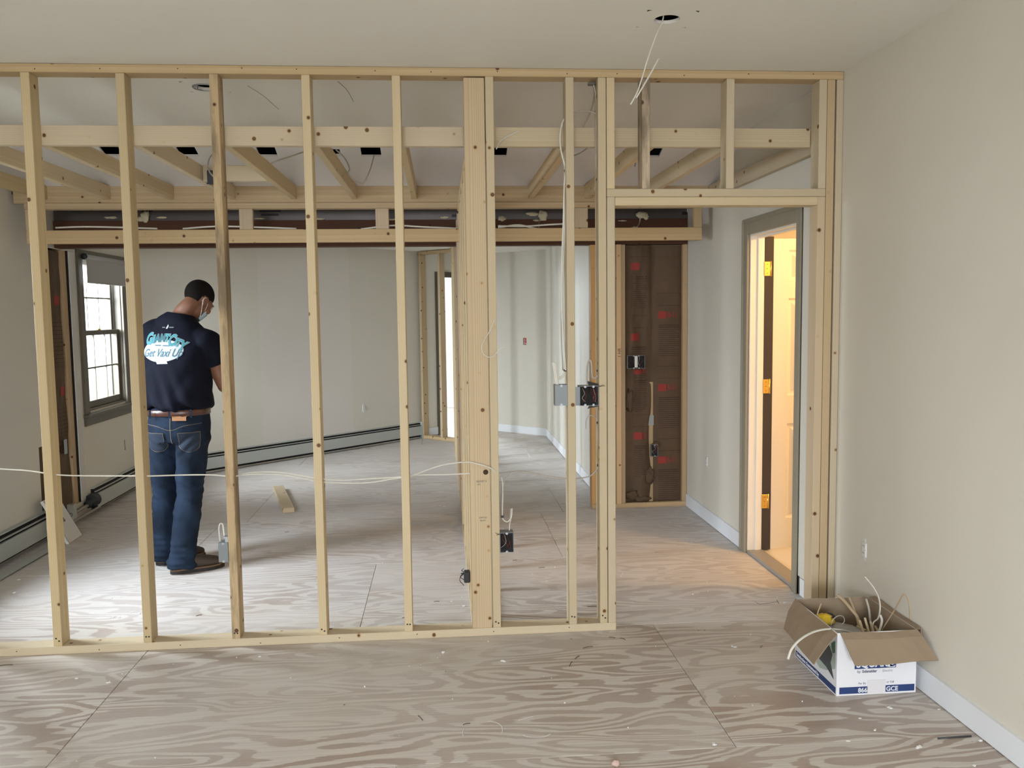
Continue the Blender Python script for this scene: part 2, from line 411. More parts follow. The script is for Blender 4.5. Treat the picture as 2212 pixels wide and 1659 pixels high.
# rear wall with a wide window opening behind the camera
slab('wall_rear', (XL-.13, .12), (0, 3.0), [(-4.15, -.85, .45, 2.0)], lambda u, v, w: (u, YR-w, v), .12, WALL, kind='structure')
# ---- left wall: drywall over studs and sheathing
winz = (.815, 2.055)
W1 = (3.02, 3.86); W2 = (.20, 1.04); W3 = (-4.45, -2.75)
wins = [(*W1, *winz), (*W2, *winz), (*W3, *winz)]
cut = [(2.47, 2.83, .13, 2.075), (2.165, 2.471, .13, .66), (3.765, 3.80, .385, .475)]
wl = slab('wall_left', (YR, 4.25), (0, 3.0), wins+cut, lambda u, v, w: (XL-w, u, v), .013, WALL_F, kind='structure')
slab('sheathing', (YR, 4.3), (0, 3.0), wins, lambda u, v, w: (XL-.105-w, u, v), .02, mat('old_sheathing', (.16,.09,.05), .9), wl)
board('stud', (XL-.104, 2.735, .0), (XL-.014, 2.803, 2.09), PINE_O, wl)
box('slot_shade_backing', (XL-.10, 3.70, .30), (XL-.09, 3.88, .6), DARK, wl)  # black sheet behind the slot, painting the shade of the cavity
box('cavity_light_stop', (XL-.105, 4.22, 0), (XL-.013, 4.25, 3.0), DARK, wl)  # unseen block added against daylight leaking into the wall cavity
board('stud', (XL-.104, 2.42, .0), (XL-.016, 2.46, 2.09), PINE_O, wl)
board('stud', (XL-.104, 2.10, .0), (XL-.016, 2.14, 2.09), PINE_O, wl)
box('raw_edge', (XL-.012, 2.815, .13), (XL+.004, 2.905, 2.075), mat('broken_plaster_edge', (.62,.60,.56), .9), wl, .003)
box('edge_gap_shade', (XL-.012, 2.805, .13), (XL-.002, 2.817, 2.075), DARK, wl)  # solid dark strip drawn as the shade in the gap

# ---- far room
d1 = Vector((1, 1, 0)).normalized(); n1 = Vector((-1, 1, 0)).normalized()
A0 = Vector((XL, 4.20, 0)); ALEN = (Vector((-1.53, 7.44, 0))-A0).length
def ang_l(u, v, w): p = A0+d1*u+n1*w; return (p.x, p.y, v)
ud0 = (Vector((-1.965, 7.005, 0))-A0).dot(d1); ud1 = ud0+.55
slab('wall_far_left', (-.05, ALEN+.1), (0, 2.5), [(ud0, ud1, 0, 2.03)], ang_l, .11, WALL_F, kind='structure')
B0 = Vector((-1.53, 7.44, 0)); d2 = Vector((1, -1, 0)).normalized(); n2 = Vector((1, 1, 0)).normalized()
BL = (Vector((-.64, 6.55, 0))-B0).length
def ang_r(u, v, w): p = B0+d2*u+n2*w; return (p.x, p.y, v)
slab('wall_far_right', (-.02, BL+.1), (0, 2.5), [(.885, .945, 1.15, 1.24)], ang_r, .11, WALL_F, kind='structure')
slab('wall_hall', (2.69, 6.62), (0, 2.5), [], lambda u, v, w: (-.64+w, u, v), .11, WALL_F, kind='structure')
for nm, us, pl in (('baseboard_far', (0, BL), lambda u, v, w: ang_r(u, v, -w)), ('baseboard_hall', (2.70, 6.55), lambda u, v, w: (-.64-w, u, v)), ('baseboard_corner', (ALEN-3.3+1.7, ud0-.05), lambda u, v, w: ang_l(u, v, -w))):
    slab(nm, us, (.012, .105), [], pl, .012, BASEW, kind='structure')
slab('wall_beyond', (-6.0, 1.8), (0, 2.5), [(-3.35, -2.35, .9, 2.25)], lambda u, v, w: (u, 10.15+w, v), .1, paint('pale_blue_wall_paint', (.72,.75,.79)), kind='structure')
slab('baseboard_beyond', (-6.0, 1.8), (0.004, .10), [], lambda u, v, w: (u, 10.15-w, v), .012, BASEW, kind='structure')
slab('wall_beyond_left', (7.2, 10.2), (0, 2.5), [(8.3, 9.7, .7, 2.0)], lambda u, v, w: (-3.45-w, u, v), .1, WALL_F, kind='structure')
slab('wall_beyond_right', (6.6, 10.2), (0, 2.5), [], lambda u, v, w: (.6+w, u, v), .1, WALL_F, kind='structure')

# ---- door casing of the far doorway
dc = thing('door_2', None, None, tuple(A0+d1*ud0), kind='structure')
for (a, b, c, d) in ((ud0-.065, ud0+.005, 0, 2.095), (ud1-.005, ud1+.065, 0, 2.095), (ud0+.005, ud1-.005, 2.025, 2.095)):
    slab('casing', (a, b), (c, d), [], lambda u, v, w: ang_l(u, v, -w), .018, TAUPE, dc)
for a in (ud0, ud1-.015): slab('jamb', (a, a+.015), (0, 2.03), [], lambda u, v, w: ang_l(u, v, w), .11, TAUPE, dc)

# ---- bathroom behind the right wall
bath = paint('warm_bathroom_paint', (.82,.78,.70))
slab('wall_bath_far', (.115, 1.65), (0, 2.5), [], lambda u, v, w: (u, 2.1+w, v), .05, bath, kind='structure')
slab('wall_bath_near', (.115, 1.65), (0, 2.5), [], lambda u, v, w: (u, -.35-w, v), .05, bath, kind='structure')
slab('wall_bath_side', (-.4, 2.15), (0, 2.5), [], lambda u, v, w: (1.6+w, u, v), .05, bath, kind='structure')
slab('ceiling_bath', (.115, 1.65), (-.4, 2.15), [], lambda u, v, w: (u, v, 2.42+w), .05, bath, kind='structure')
slab('floor_bath', (-.0, 1.6), (-.35, 2.1), [], lambda u, v, w: (u, v, .012-w), .011, mat('pale_tile', (.78,.72,.62), .4), kind='structure')

# ---- doorway trim and door leaf
d_1 = thing('door_1', None, None, (0, 1.235, 0), kind='structure')
cw = .075
def cas(lo, hi, m=TAUPE_L): return box('casing', lo, hi, m, d_1, .004)
for y0, y1 in ((DY1-.008, DY1+cw), (DY0-cw+.012, DY0+.012)):
    cas((-.020, y0, 0), (0, y1, DZ+.07)); 
cas((-.026, DY1+cw-.022, 0), (-.004, DY1+cw, DZ+.09)); cas((-.026, DY0-cw+.012, 0), (-.004, DY0-cw+.03, DZ+.09))
cas((-.020, DY0+.012, DZ-.008), (0, DY1-.008, DZ+.07)); cas((-.026, DY0-cw+.03, DZ+.062), (-.004, DY1+cw-.022, DZ+.09))
for lo, hi in (((0, DY1-.018, 0), (.091, DY1, DZ)), ((0, DY0, 0), (.115, DY0+.018, DZ)), ((0, DY0+.018, DZ-.018), (.115, DY1-.018, DZ))):
    box('jamb', lo, hi, DOORW, d_1, .002)
for lo, hi in (((.045, DY1-.030, 0), (.075, DY1-.018, DZ-.018)), ((.045, DY0+.018, 0), (.075, DY0+.030, DZ-.018)), ((.045, DY0+.030, DZ-.030), (.075, DY1-.030, DZ-.018))):
    box('door_stop', lo, hi, DOORW, d_1, .002)
box('threshold', (-.004, DY0+.018, .0), (.10, DY1-.018, .022), mat('grey_threshold', (.33,.31,.28), .5), d_1, .004)
# leaf swung into the bathroom, hinge edge towards the doorway
X0, YL = .150, 1.262
pans = [(.115,.30,1.74,1.935), (.385,.57,1.74,1.935), (.115,.30,1.01,1.63), (.385,.57,1.01,1.63), (.115,.30,.21,.83), (.385,.57,.21,.83)]
leaf = slab('door_leaf', (0, .685), (.012, 2.005), pans, lambda u, v, w: (X0+u, YL+w, v), .036, DOORW, d_1)
for (a, b, c, d) in pans:
    bm = bmesh.new(); rr = []
    for off, dep in ((0, .0), (.012, .016), (.026, .016), (.048, .004)):
        rr.append([bm.verts.new((X0+x, YL+dep, z)) for x, z in ((a+off, c+off), (b-off, c+off), (b-off, d-off), (a+off, d-off))])
    for P_, Q_ in zip(rr, rr[1:]):
        for k in range(4): bm.faces.new((P_[k], P_[(k+1)%4], Q_[(k+1)%4], Q_[k]))
    bm.faces.new(rr[-1]); mk('door_panel', bmmesh(bm), DOORW, leaf)
box('hinge_gap_shade', (.0915, DY1-.019, .02), (.149, DY1+.026, DZ-.02), mat('gap_shade_dark', (.05,.04,.035), .8), d_1)  # dark strip standing for the unlit gap at the hinge edge
for z in (1.815, 1.075, .335):
    h = box('hinge', (.088, DY1-.0235, z-.045), (.126, DY1-.0192, z+.045), BRASS, d_1, .0015)
    tube('hinge_pin', [(.130, DY1-.021, z-.047), (.130, DY1-.021, z+.047)], .006, BRASS, h, sn=0)
    for dz in (-.028, 0, .028): 
        bm = bmesh.new(); bmesh.ops.create_cone(bm, cap_ends=True, segments=10, radius1=.0035, radius2=.003, depth=.002, matrix=Matrix.Translation((.106, DY1-.0242, z+dz)) @ Matrix.Rotation(R_(90), 4, 'X')); mk('screw', bmmesh(bm), mat('dark_brass_screw', (.3,.2,.06), .5, .8) if 'dark_brass_screw' not in bpy.data.materials else bpy.data.materials['dark_brass_screw'], h)
bm = bmesh.new(); bmesh.ops.create_uvsphere(bm, u_segments=16, v_segments=10, radius=.027, matrix=Matrix.Translation((X0+.62, YL-.045, .95))); mk('door_knob', bmmesh(bm), BRASS, d_1, smooth=True)
# loft trim on partition side of the near casing: raw drywall end
box('wall_return', (-.012, .10, .105), (0, DY0-cw+.012, 2.3), WALL, d_1)

# ---- windows in the left wall
def window(n, y0, y1, z0, z1, shade=True):
    w = thing('window_%d' % n, None, None, (XL, (y0+y1)/2, z0), kind='structure')
    cwid = .085
    def b(nm, lo, hi, m=TAUPE, par=w, bev=.003): return box(nm, lo, hi, m, par, bev)
    b('casing', (XL, y0-cwid+.01, z0-.02), (XL+.020, y0+.01, z1+.045)); b('casing', (XL, y1-.01, z0-.02), (XL+.020, y1+cwid-.01, z1+.045))
    b('casing', (XL, y0+.01, z1-.01), (XL+.020, y1-.01, z1+.045))
    b('sill', (XL-.02, y0-cwid, z0-.045), (XL+.045, y1+cwid, z0-.018)); b('apron', (XL, y0-cwid+.01, z0-.112), (XL+.018, y1+cwid-.01, z0-.046))
    for lo, hi in (((XL-.125, y0, z0), (XL-.001, y0+.016, z1)), ((XL-.125, y1-.016, z0), (XL-.001, y1, z1)), ((XL-.125, y0+.016, z1-.016), (XL-.001, y1-.016, z1)), ((XL-.125, y0+.016, z0), (XL-.001, y1-.016, z0+.016))): b('jamb', lo, hi)
    for yy in (y0+.016, y1-.016-.014):                      # sash tracks
        b('sash_track', (XL-.115, yy, z0+.016), (XL-.10, yy+.014, z1-.016), mat('track_grey', (.25,.26,.25), .4) if 'track_grey' not in bpy.data.materials else bpy.data.materials['track_grey'])
        b('sash_track', (XL-.068, yy, z0+.016), (XL-.060, yy+.014, z1-.016), bpy.data.materials['track_grey'])
    zm = z0+(z1-z0)*.5-.01
    for nm, xs, za, zb in (('lower_sash', XL-.060, z0+.016, zm+.035), ('upper_sash', XL-.100, zm, z1-.016)):
        ya, yb = y0+.018, y1-.018; st = .045
        s = b(nm, (xs, ya, za), (xs+.032, ya+st, zb))
        b('stile', (xs, yb-st, za), (xs+.032, yb, zb), par=s)
        b('rail', (xs, ya+st, za), (xs+.032, yb-st, za+(.055 if nm[0] == 'l' else .035)), par=s); b('rail', (xs, ya+st, zb-.04), (xs+.032, yb-st, zb), par=s)
        za2 = za+(.055 if nm[0] == 'l' else .035); zb2 = zb-.04; ys = [ya+st, ya+st+(yb-ya-2*st)/3, ya+st+(yb-ya-2*st)*2/3, yb-st]; zh = (za2+zb2)/2
        for q in (1, 2): b('muntin', (xs+.008, ys[q]-.005, za2), (xs+.022, ys[q]+.005, zb2), par=s, bev=0)
        b('muntin', (xs+.006, ys[0], zh-.006), (xs+.024, ys[3], zh+.006), par=s, bev=0)
        for i in range(3):
            for (c, d) in ((za2, zh), (zh, zb2)):
                mk('pane', pd([(xs+.015, ys[i], c), (xs+.015, ys[i+1], c), (xs+.015, ys[i+1], d), (xs+.015, ys[i], d)], [(0,1,2,3)]), GLASSM, s)
        if nm[0] == 'l': b('sash_lock', (xs+.004, (ya+yb)/2-.025, zb), (xs+.026, (ya+yb)/2+.025, zb+.012), BRASS, s)
    return w
w1 = window(1, *W1, *winz); w2 = window(2, *W2, *winz); window(3, *W3, *winz)
# storm-window screen posts outside give the grey uprights seen through the glass
sd = thing('roller_shade', 'grey roller shade pulled a little way down the window', 'window shade', (XL+.05, 3.44, 2.03))
tube('roller', [(XL+.052, 2.99, 2.045), (XL+.052, 3.89, 2.045)], .019, SHADE, sd, seg=20, sn=0)
for y in (2.985, 3.893): tube('bracket', [(XL+.052, y-.008, 2.045), (XL+.052, y+.004, 2.045)], .024, BLACKM, sd, seg=20, sn=0)
box('cloth', (XL+.046, 3.035, 1.845), (XL+.052, 3.865, 2.045), SHADE, sd, .001)
box('hem_bar', (XL+.044, 3.035, 1.838), (XL+.054, 3.865, 1.850), SHADE, sd, .002)
# neighbouring house siding seen outside is blown out by the sky; an exterior downpipe shows grey
tube('downpipe', [(-5.6, 4.46, -.05), (-5.6, 4.46, 3.2)], .03, mat('grey_downpipe', (.55,.58,.62), .6), seg=12, sn=0, label='grey downpipe standing outside the window in the daylight', cat='pipe')

# ================================================================== FRAMED WALL
sw = thing('stud_wall', 'bare pine stud wall with a header over its open doorway, in front of the empty room', 'stud wall', (-2.4, .045, 0))
TW = .0889; T = .0381
board('bottom_plate', (XL+.01, 0, .0), (-1.107, TW, T), PINE, sw)
board('top_plate', (XL+.002, 0, CH-T), (-.002, TW, CH-.001), PINE_W, sw)
zt = CH-T-.0005
xs = [-4.57, -4.17]+[-3.764+.4064*i for i in range(5)]+[-1.712, -1.339, -1.187]
for i, x in enumerate(xs):
    mld = i == 4
    board('stud', (x, 0, T), (x+T, TW, zt), PINE_D if mld else PINE, sw, label='stud with black mildew stains on its side' if mld else None)
board('stud', (-1.812, .001, T), (-1.7165, .039, zt-.006), PINE_G, sw, label='wide-faced stud turned flat, with a drilled cable hole')
hx0, hx1 = -1.146, -.082
board('stud', (hx0, 0, T), (hx0+T, TW, 2.098), PINE, sw)              # jack left
board('stud', (hx0, 0, 2.1365), (hx0+T, TW, zt), PINE, sw)
board('header_plate', (hx0, 0, 2.0985), (hx1, TW, 2.136), PINE, sw)
board('header_plate', (hx0+T+.001, 0, 2.058), (hx1-T+.0, TW, 2.0975), PINE, sw)
board('cripple_stud', (-.978, 0, 2.1365), (-.940, TW, zt), PINE_D, sw, label='cripple stud with a black mildewed side')
board('cripple_stud', (-.572, 0, 2.1365), (-.534, TW, zt), PINE, sw, label='cripple stud with a gouged knot near its top')
board('cripple_stud', (-.120, 0, 2.1365), (-.082, TW, zt), PINE, sw)
board('jack_stud', (-.120, 0, .001), (-.082, TW, 2.0975), PINE_W, sw)
board('king_stud', (-.080, 0, .001), (-.042, TW, zt), PINE_W, sw)
board('wall_stud', (-.034, 0, .001), (.0-.001, TW, zt), PINE, sw)
# nail heads and marks on the front faces
bm = bmesh.new()
def nail(x, z, r=.0045, y=0):
    bmesh.ops.create_cone(bm, cap_ends=True, segments=8, radius1=r, radius2=r*.8, depth=.0016, matrix=Matrix.Translation((x, y-.0006, z)) @ Matrix.Rotation(R_(90), 4, 'X'))
for x in xs: nail(x+.013, .065+random.random()*.02); nail(x+.026, .056+random.random()*.02)
for k in range(16): nail(-4.6+.29*k+random.random()*.1, CH-.012-.016*random.random(), .003)
for k in range(9): nail(-4.3+.37*k, .012+.014*random.random(), .003)
mk('nail_heads', bmmesh(bm), mat('dark_nail', (.06,.05,.045), .5, .6), sw, kind='stuff')
# drilled hole in the flat post: a dark disc paints the shade of its bore
hp = at(1046, 1020, 1, 0)
bm = bmesh.new(); bmesh.ops.create_cone(bm, cap_ends=True, segments=20, radius1=.0125, radius2=.0125, depth=.002, matrix=Matrix.Translation((hp.x+.007, .0006, hp.z)) @ Matrix.Rotation(R_(90), 4, 'X')); mk('drilled_hole', bmmesh(bm), mat('bore_shade', (.05,.03,.015), .9), sw)
# grade stamps on the flat post
INK = mat('grade_stamp_ink', (.13,.15,.16), .8)
for (px, py, txt, s) in ((1029, 1042, 'KD HT 4', .013), (1030, 1048, '2 SPF', .008), (1035, 1120, 'S-P-F 01', .011), (1037, 1126, 'KD-HT', .009)):
    p = at(px, py, 1, 0); text_mesh(txt, s, frame((p.x, -.0008, p.z), (1,0,0), (0,0,1)), INK, parent=sw, name='grade_stamp')

# ---- lowered-ceiling frame behind the stud wall
sf = thing('soffit_frame', 'pine ceiling joists and dropped header frame behind the stud wall', 'ceiling frame', (-2.4, 1.0, 2.39))
LZ0, LZ1 = 2.347, 2.437
board('ledger', (XL+.03, TW+.001, LZ0), (-1.813, TW+.039, LZ1), PINE, sf)
board('ledger', (-1.716, TW+.001, LZ0), (-.122, TW+.039, LZ1), PINE, sf)
FY = 1.95
board('ledger', (XL+.03, FY, 2.323), (-.04, FY+.038, 2.436), PINE_W, sf, label='far ledger under the sloping ceiling')
board('soffit_plate', (XL+.10, FY-.012, 2.285), (-.085, FY+.077, 2.3225), PINE_W, sf)
board('soffit_beam', (XL+.10, FY, 2.057), (-.085, FY+.038, 2.146), PINE_W, sf)
for x in (-3.283, -2.37, -.99): board('soffit_block', (x, FY, 2.1465), (x+.09, FY+.038, 2.2845), PINE_W, sf)
for y in (FY+.001, FY+.04): board('soffit_block', (-.142, y, 2.1465) if y < FY+.01 else (-.124, y, 2.057), (-.086, y+.036, 2.2845), PINE_W, sf)
board('soffit_block', (XL+.10, FY, 2.1465), (XL+.19, FY+.038, 2.2845), PINE_W, sf)
jr = [-4.52, -4.115, -3.705, -3.30, -2.895, -2.49, -2.085]
for x in jr: board('joist', (x-.038, TW+.04, LZ0), (x, FY-.001, LZ1), PINE, sf)
for x in (-1.32, -.925, -.53, -.039): board('joist', (x, TW+.04, LZ0), (x+.038, FY-.001, LZ1), PINE_M if x == -1.32 else PINE, sf)
board('joist', (-1.79, .045, LZ0+.0), (-1.752, FY-.001, LZ1), PINE_W, sf)
p = at(500, 357, 2, LZ1); yb = p.y
board('cross_block', (-3.299, yb, LZ0), (-2.934, yb+.038, LZ1), PINE, sf)

# ---- old exterior wall at the back: beam, foil board, foam, stub wall with insulation
ow = thing('wall_old_opening', None, None, (-2.4, YB, 0), kind='structure')
board('old_beam', (XL+.005, YB, 2.078), (-.005, YB+.09, 2.275), BEAM, ow)
box('foil_board', (XL+.005, YB+.02, 2.2755), (-.005, YB+.06, 2.388), mat('foil_sheathing', (.13,.115,.11), .38, .55), ow)
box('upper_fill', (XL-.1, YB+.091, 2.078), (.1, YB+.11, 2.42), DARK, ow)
FOAM = paint('spray_foam', (.66,.60,.42), .8, .1, 1)
def blob(name, c, r, seed, m, par, sq=(1,1,1), amp=.5):
    bm = bmesh.new(); bmesh.ops.create_icosphere(bm, subdivisions=3, radius=1)
    for v in bm.verts:
        n = noise.noise(v.co*1.7+Vector((seed, seed*2.1, 0)))+.5*noise.noise(v.co*4+Vector((seed, 0, 3)))
        v.co = Vector(c)+Vector((v.co.x*sq[0], v.co.y*sq[1], v.co.z*sq[2]))*r*(1+amp*n)
    return mk(name, bmmesh(bm), m, par, smooth=True)
for i, (px, py, r, sx, sz) in enumerate([(315,468,.035,.9,1.1),(303,473,.022,1,.8),(240,470,.016,2.6,.5),(350,470,.014,2.5,.5),(560,472,.012,3,.4),(690,473,.012,3,.5),(850,474,.014,2.6,.5),(960,470,.016,2,.6),(1085,472,.024,1.2,.8),(1172,466,.034,1,1.1),(1160,476,.016,2,.5),(1150,462,.02,2.2,.7),(1385,464,.036,1.2,.7),(1395,468,.022,1,1),(1345,477,.012,2.6,.4),(1370,492,.018,1.2,.6)]):
    p = at(px, py, 1, YB); blob('foam_blob', (p.x, YB-.004, p.z), r, i*3.3, FOAM, ow, (sx, .45, sz))
for (px, py, w, h) in ((583, 454, .16, .028), (583, 464, .13, .016), (990, 466, .10, .02), (1535-40, 462, .05, .03), (318, 453, .08, .03), (1480, 461, .05, .022)):
    p = at(px, py, 1, YB+.02); box('foil_print', (p.x-w/2, YB+.0185, p.z-h/2), (p.x+w/2, YB+.0199, p.z+h/2), BLACKM, ow)
text_mesh('1 HR', .034, frame((-.543, YB-.031, 1.20), (0,0,1), (-1,0,0)), mat('marker_ink', (.05,.04,.03), .7), parent=ow, name='pencil_mark', shear=.2)
# stub wall studs
board('stud', (-.770, YB+.001, .0385), (-.726, YB+.09, 2.0775), PINE_R, ow)
board('stud', (-.725, YB+.001, .0385), (-.687, YB+.09, 2.0775), PINE_O, ow)
board('stud', (-.575, YB-.03, .0385), (-.538, YB+.059, 2.0775), PINE_R, ow)
board('stud', (-.537, YB+.0, .0385), (-.500, YB+.089, 2.0775), PINE_W, ow)
board('stud', (-.305, YB+.03, .0385), (-.27, YB+.09, 1.0), PINE_O, ow)
board('stud', (-.040, YB-.0, .0385), (-.004, YB+.089, 2.0775), PINE_O, ow)
board('bottom_plate', (-.770, YB-.001, .0), (-.004, YB+.09, .038), PINE_O, ow)
box('drywall_back', (-.77, YB+.0905, 0), (-.02, YB+.104, 2.33), WALL_F, ow)
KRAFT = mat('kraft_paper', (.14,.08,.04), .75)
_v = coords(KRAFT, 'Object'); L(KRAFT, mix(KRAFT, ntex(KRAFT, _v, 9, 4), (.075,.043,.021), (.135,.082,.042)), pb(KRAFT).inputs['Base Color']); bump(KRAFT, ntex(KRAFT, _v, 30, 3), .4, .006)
REDP = mat('red_print', (.30,.03,.02), .7); LINP = mat('brown_red_print', (.055,.018,.010), .7)
def batt(par, u0, u1, z0, z1, place, rag, seed, name='insulation_batt'):
    """bulging kraft-faced batt; place(u, z, w) with w towards the viewer"""
    nu, nz = 14, 90; bm = bmesh.new(); g = []
    def surf(s, z):
        e = .018*math.sin(math.pi*s)**.5
        return e+rag*(noise.noise(Vector((s*2.2, z*2.3, seed)))*.8+.35*noise.noise(Vector((s*6, z*7, seed+4))))
    def edge(u, z): 
        s = (u-u0)/(u1-u0); return u
    for j in range(nz+1):
        z = z0+(z1-z0)*j/nz; row = []
        w0 = u0+rag*.5*noise.noise(Vector((z*3, seed, 1))); w1 = u1+rag*.7*noise.noise(Vector((z*2.6, seed, 7)))
        for i in range(nu+1):
            s = i/nu; row.append(bm.verts.new(place(w0+(w1-w0)*s, z, surf(s, z))))
        g.append(row)
    for j in range(nz):
        for i in range(nu): bm.faces.new((g[j][i], g[j][i+1], g[j+1][i+1], g[j+1][i]))
    o = mk(name, bmmesh(bm), KRAFT, par, smooth=True)
    dg = bpy.context.evaluated_depsgraph_get()
    return o, lambda u, z, e=.0: place(u, z, surf(min(1, max(0, (u-u0)/(u1-u0))), z)+.003+e)
def printed(par, sf_, meshfn, m, name='print'):
    me = meshfn; 
    for v in me.vertices: v.co = Vector(sf_(v.co.x, v.co.y))
    return mk(name, me, m, par)
def flat_rect(u0, u1, z0, z1, n=4):
    vs = []; fs = []
    for j in range(n+1):
        for i in range(n+1): vs.append((u0+(u1-u0)*i/n, z0+(z1-z0)*j/n, 0))
    for j in range(n):
        for i in range(n): a = j*(n+1)+i; fs.append((a, a+1, a+n+2, a+n+1))
    return pd(vs, fs)
def join_rects(rs, n=3):
    vs = []; fs = []
    for (u0, u1, z0, z1) in rs:
        b = len(vs)
        for j in range(2):
            for i in range(n+1): vs.append((u0+(u1-u0)*i/n, (z0, z1)[j], 0))
        for i in range(n): fs.append((b+i, b+i+1, b+n+2+i, b+n+1+i))
    return pd(vs, fs)
def insul_print(par, S, ux, z, right_clip, txt='R-11', sq=.066, lines=True):
    printed(par, S, flat_rect(ux, ux+sq, z, z+sq*.85), REDP, 'red_print')
    if txt:
        me = text_mesh(txt, .066, Matrix.Translation((ux+sq+.008, z+.008, 0)), REDP, ext=0, name=None, bold=.0016)
        me.transform(Matrix.Translation((ux+sq+.008,0,0)) @ Matrix.Diagonal((.62,1,1,1)) @ Matrix.Translation((-ux-sq-.008,0,0)))
        bm = bmesh.new(); bm.from_mesh(me); bmesh.ops.triangulate(bm, faces=bm.faces); bm.to_mesh(me); bm.free()
        printed(par, S, me, REDP, 'lettering')
    if lines:
        rs = [(ux-.01, right_clip, z+sq+.035, z+sq+.038), (ux-.01, right_clip, z+sq+.13, z+sq+.133)]
        for k in range(16): rs.append((ux+.005, right_clip-.01-.05*random.random()*(k % 4 == 3), z-.055-k*.016, z-.055-k*.016+(.0035 if k > 1 else .006)))
        printed(par, S, join_rects(rs), LINP, 'fine_print')
pl = lambda u, z, w: (u, YB+.045-w, z)
box('batt_shade_backing', (-.70, YB+.075, .04), (-.03, YB+.085, 2.07), KRAFT, ow)  # dark kraft-coloured sheet that stands for shade between the batts
b1, S1 = batt(ow, -.31, -.036, .045, 2.072, pl, .004, 2.0)
for z in (1.500, .925, .345): insul_print(b1, S1, -.232, z, -.050)
b2, S2 = batt(ow, -.500, -.290, .045, 2.072, lambda u, z, w: (u, YB+.030-w, z), .028, 9.0)
for z, ux, tx in ((1.880, -.455, ''), (1.33, -.455, ''), (1.065, -.43, 'R'), (.545, -.43, 'R')): insul_print(b2, S2, ux, z, -.32, tx)
b3, S3 = batt(ow, -.685, -.578, .045, 2.072, lambda u, z, w: (u, YB+.045-w, z), .01, 5.0)
for i, (x, z, r, s) in enumerate([(-.44, .10, .04, (1.3,.5,.8)), (-.37, .07, .05, (1.4,.5,.5)), (-.30, .25, .04, (.8,.5,1.5)), (-.25, .50, .028, (1,.7,.7)), (-.46, .85, .04, (.7,.5,2.2)), (-.40, 1.12, .032, (2,.5,.6))]):
    blob('torn_kraft', (x, YB+.01, z), r, i*2.7, KRAFT, ow, s, .6)
# insulation in the left wall's cut
il, SI = batt(wl, 2.475, 2.745, .14, 2.06, lambda u, z, w: (XL-.045+w, u, z), .02, 3.0)
for z in (1.66, .98): printed(il, SI, flat_rect(2.60, 2.70, z, z+.07), REDP, 'red_print')
for z0 in (1.2, .55): printed(il, SI, join_rects([(2.55, 2.72, z0+k*.03, z0+k*.03+.004) for k in range(12)]), LINP, 'fine_print')
batt(wl, 2.16, 2.44, .14, .655, lambda u, z, w: (XL-.05+w, u, z), .02, 6.0)

# ---- partition that runs back from the flat post
pt = thing('partition_frame', 'edge-on stud partition running away behind the flat post', 'stud wall', (-1.766, 3.1, 0))
PX0, PX1 = -1.812, -1.7235
PEND = 6.15
board('bottom_plate', (PX0, .0893, 0), (PX1, PEND, T), PINE_W, pt)
y = .25
while y < PEND-.1:
    tall = 2.30
    if abs(y-1.97) < .12 : y = 2.06
    board('stud', (PX0, y, T), (PX1, y+T, tall-.0385 if y < 2.5 else 2.29-.0), PINE_W if random.random() < .5 else PINE, pt); y += .4064
board('top_plate', (PX0, .09, 2.262), (PX1, FY-.013, 2.30), PINE_W, pt)
board('top_plate', (PX0, YB+.112, 2.2915), (PX1, PEND, 2.3295), PINE_W, pt)
board('post', (PX0, YB-.09, T), (PX1, YB-.052, 2.056), PINE_O, pt); board('post', (PX0, YB-.05, T), (PX1, YB-.012, 2.056), PINE_W, pt)
for (yy, z, h) in ((1.07, .50, .12), (1.07, .76, .10), (2.07, .895, .06), (1.88, 1.36, .055)):
    box('nail_plate', (PX0-.0022, yy, z-h/2), (PX0-.0004, yy+.036, z+h/2), STEEL, pt)
# ---- closet front frame in the corner
cf = thing('closet_frame', 'small angled closet frame of three studs in the far corner', 'stud wall', (-1.95, 6.45, 0))
e0 = Vector((-2.215, 6.715, 0)); e1 = Vector((-1.74, 6.24, 0)); ang = R_(-45)
def cb(name, c, L_, z0, z1, m=PINE_W, wdt=.038, **kw):
    c = e0+(e1-e0).normalized()*c+Vector((.7071, .7071, 0))*.045
    return board_rot(name, c, wdt, .089, z0, z1, ang, m, cf)
def board_rot(name, c, w, d, z0, z1, a, m, par):
    bm = bmesh.new(); box_bm(bm, (-w/2, -d/2, -(z1-z0)/2), (w/2, d/2, (z1-z0)/2), .002)
    return mk(name, bmmesh(bm, 'board'), m, par, Matrix.Translation((c.x, c.y, (z0+z1)/2)) @ Matrix.Rotation(a, 4, 'Z'))
CLn = (e1-e0).length
cb('stud', .03, 0, .0385, 2.29); cb('stud', .36, 0, .0385, 2.29); cb('stud', CLn-.02, 0, .0385, 2.29)
for z in (.0, 2.2915):
    c = (e0+e1)/2+Vector((.7071, .7071, 0))*.045+Vector((0, 0, z+.019))
    bm = bmesh.new(); box_bm(bm, (-.0445, -.019, -CLn/2), (.0445, .019, CLn/2), .002)
    mk('bottom_plate' if z < 1 else 'top_plate', bmmesh(bm), PINE_W, cf, Matrix.Translation(c) @ frame((0,0,0), (.7071,.7071,0), (0,0,1)) if False else Matrix.Translation(c) @ Matrix.Rotation(R_(-45), 4, 'Z') @ Matrix(((0,0,1,0),(1,0,0,0),(0,1,0,0),(0,0,0,1))))

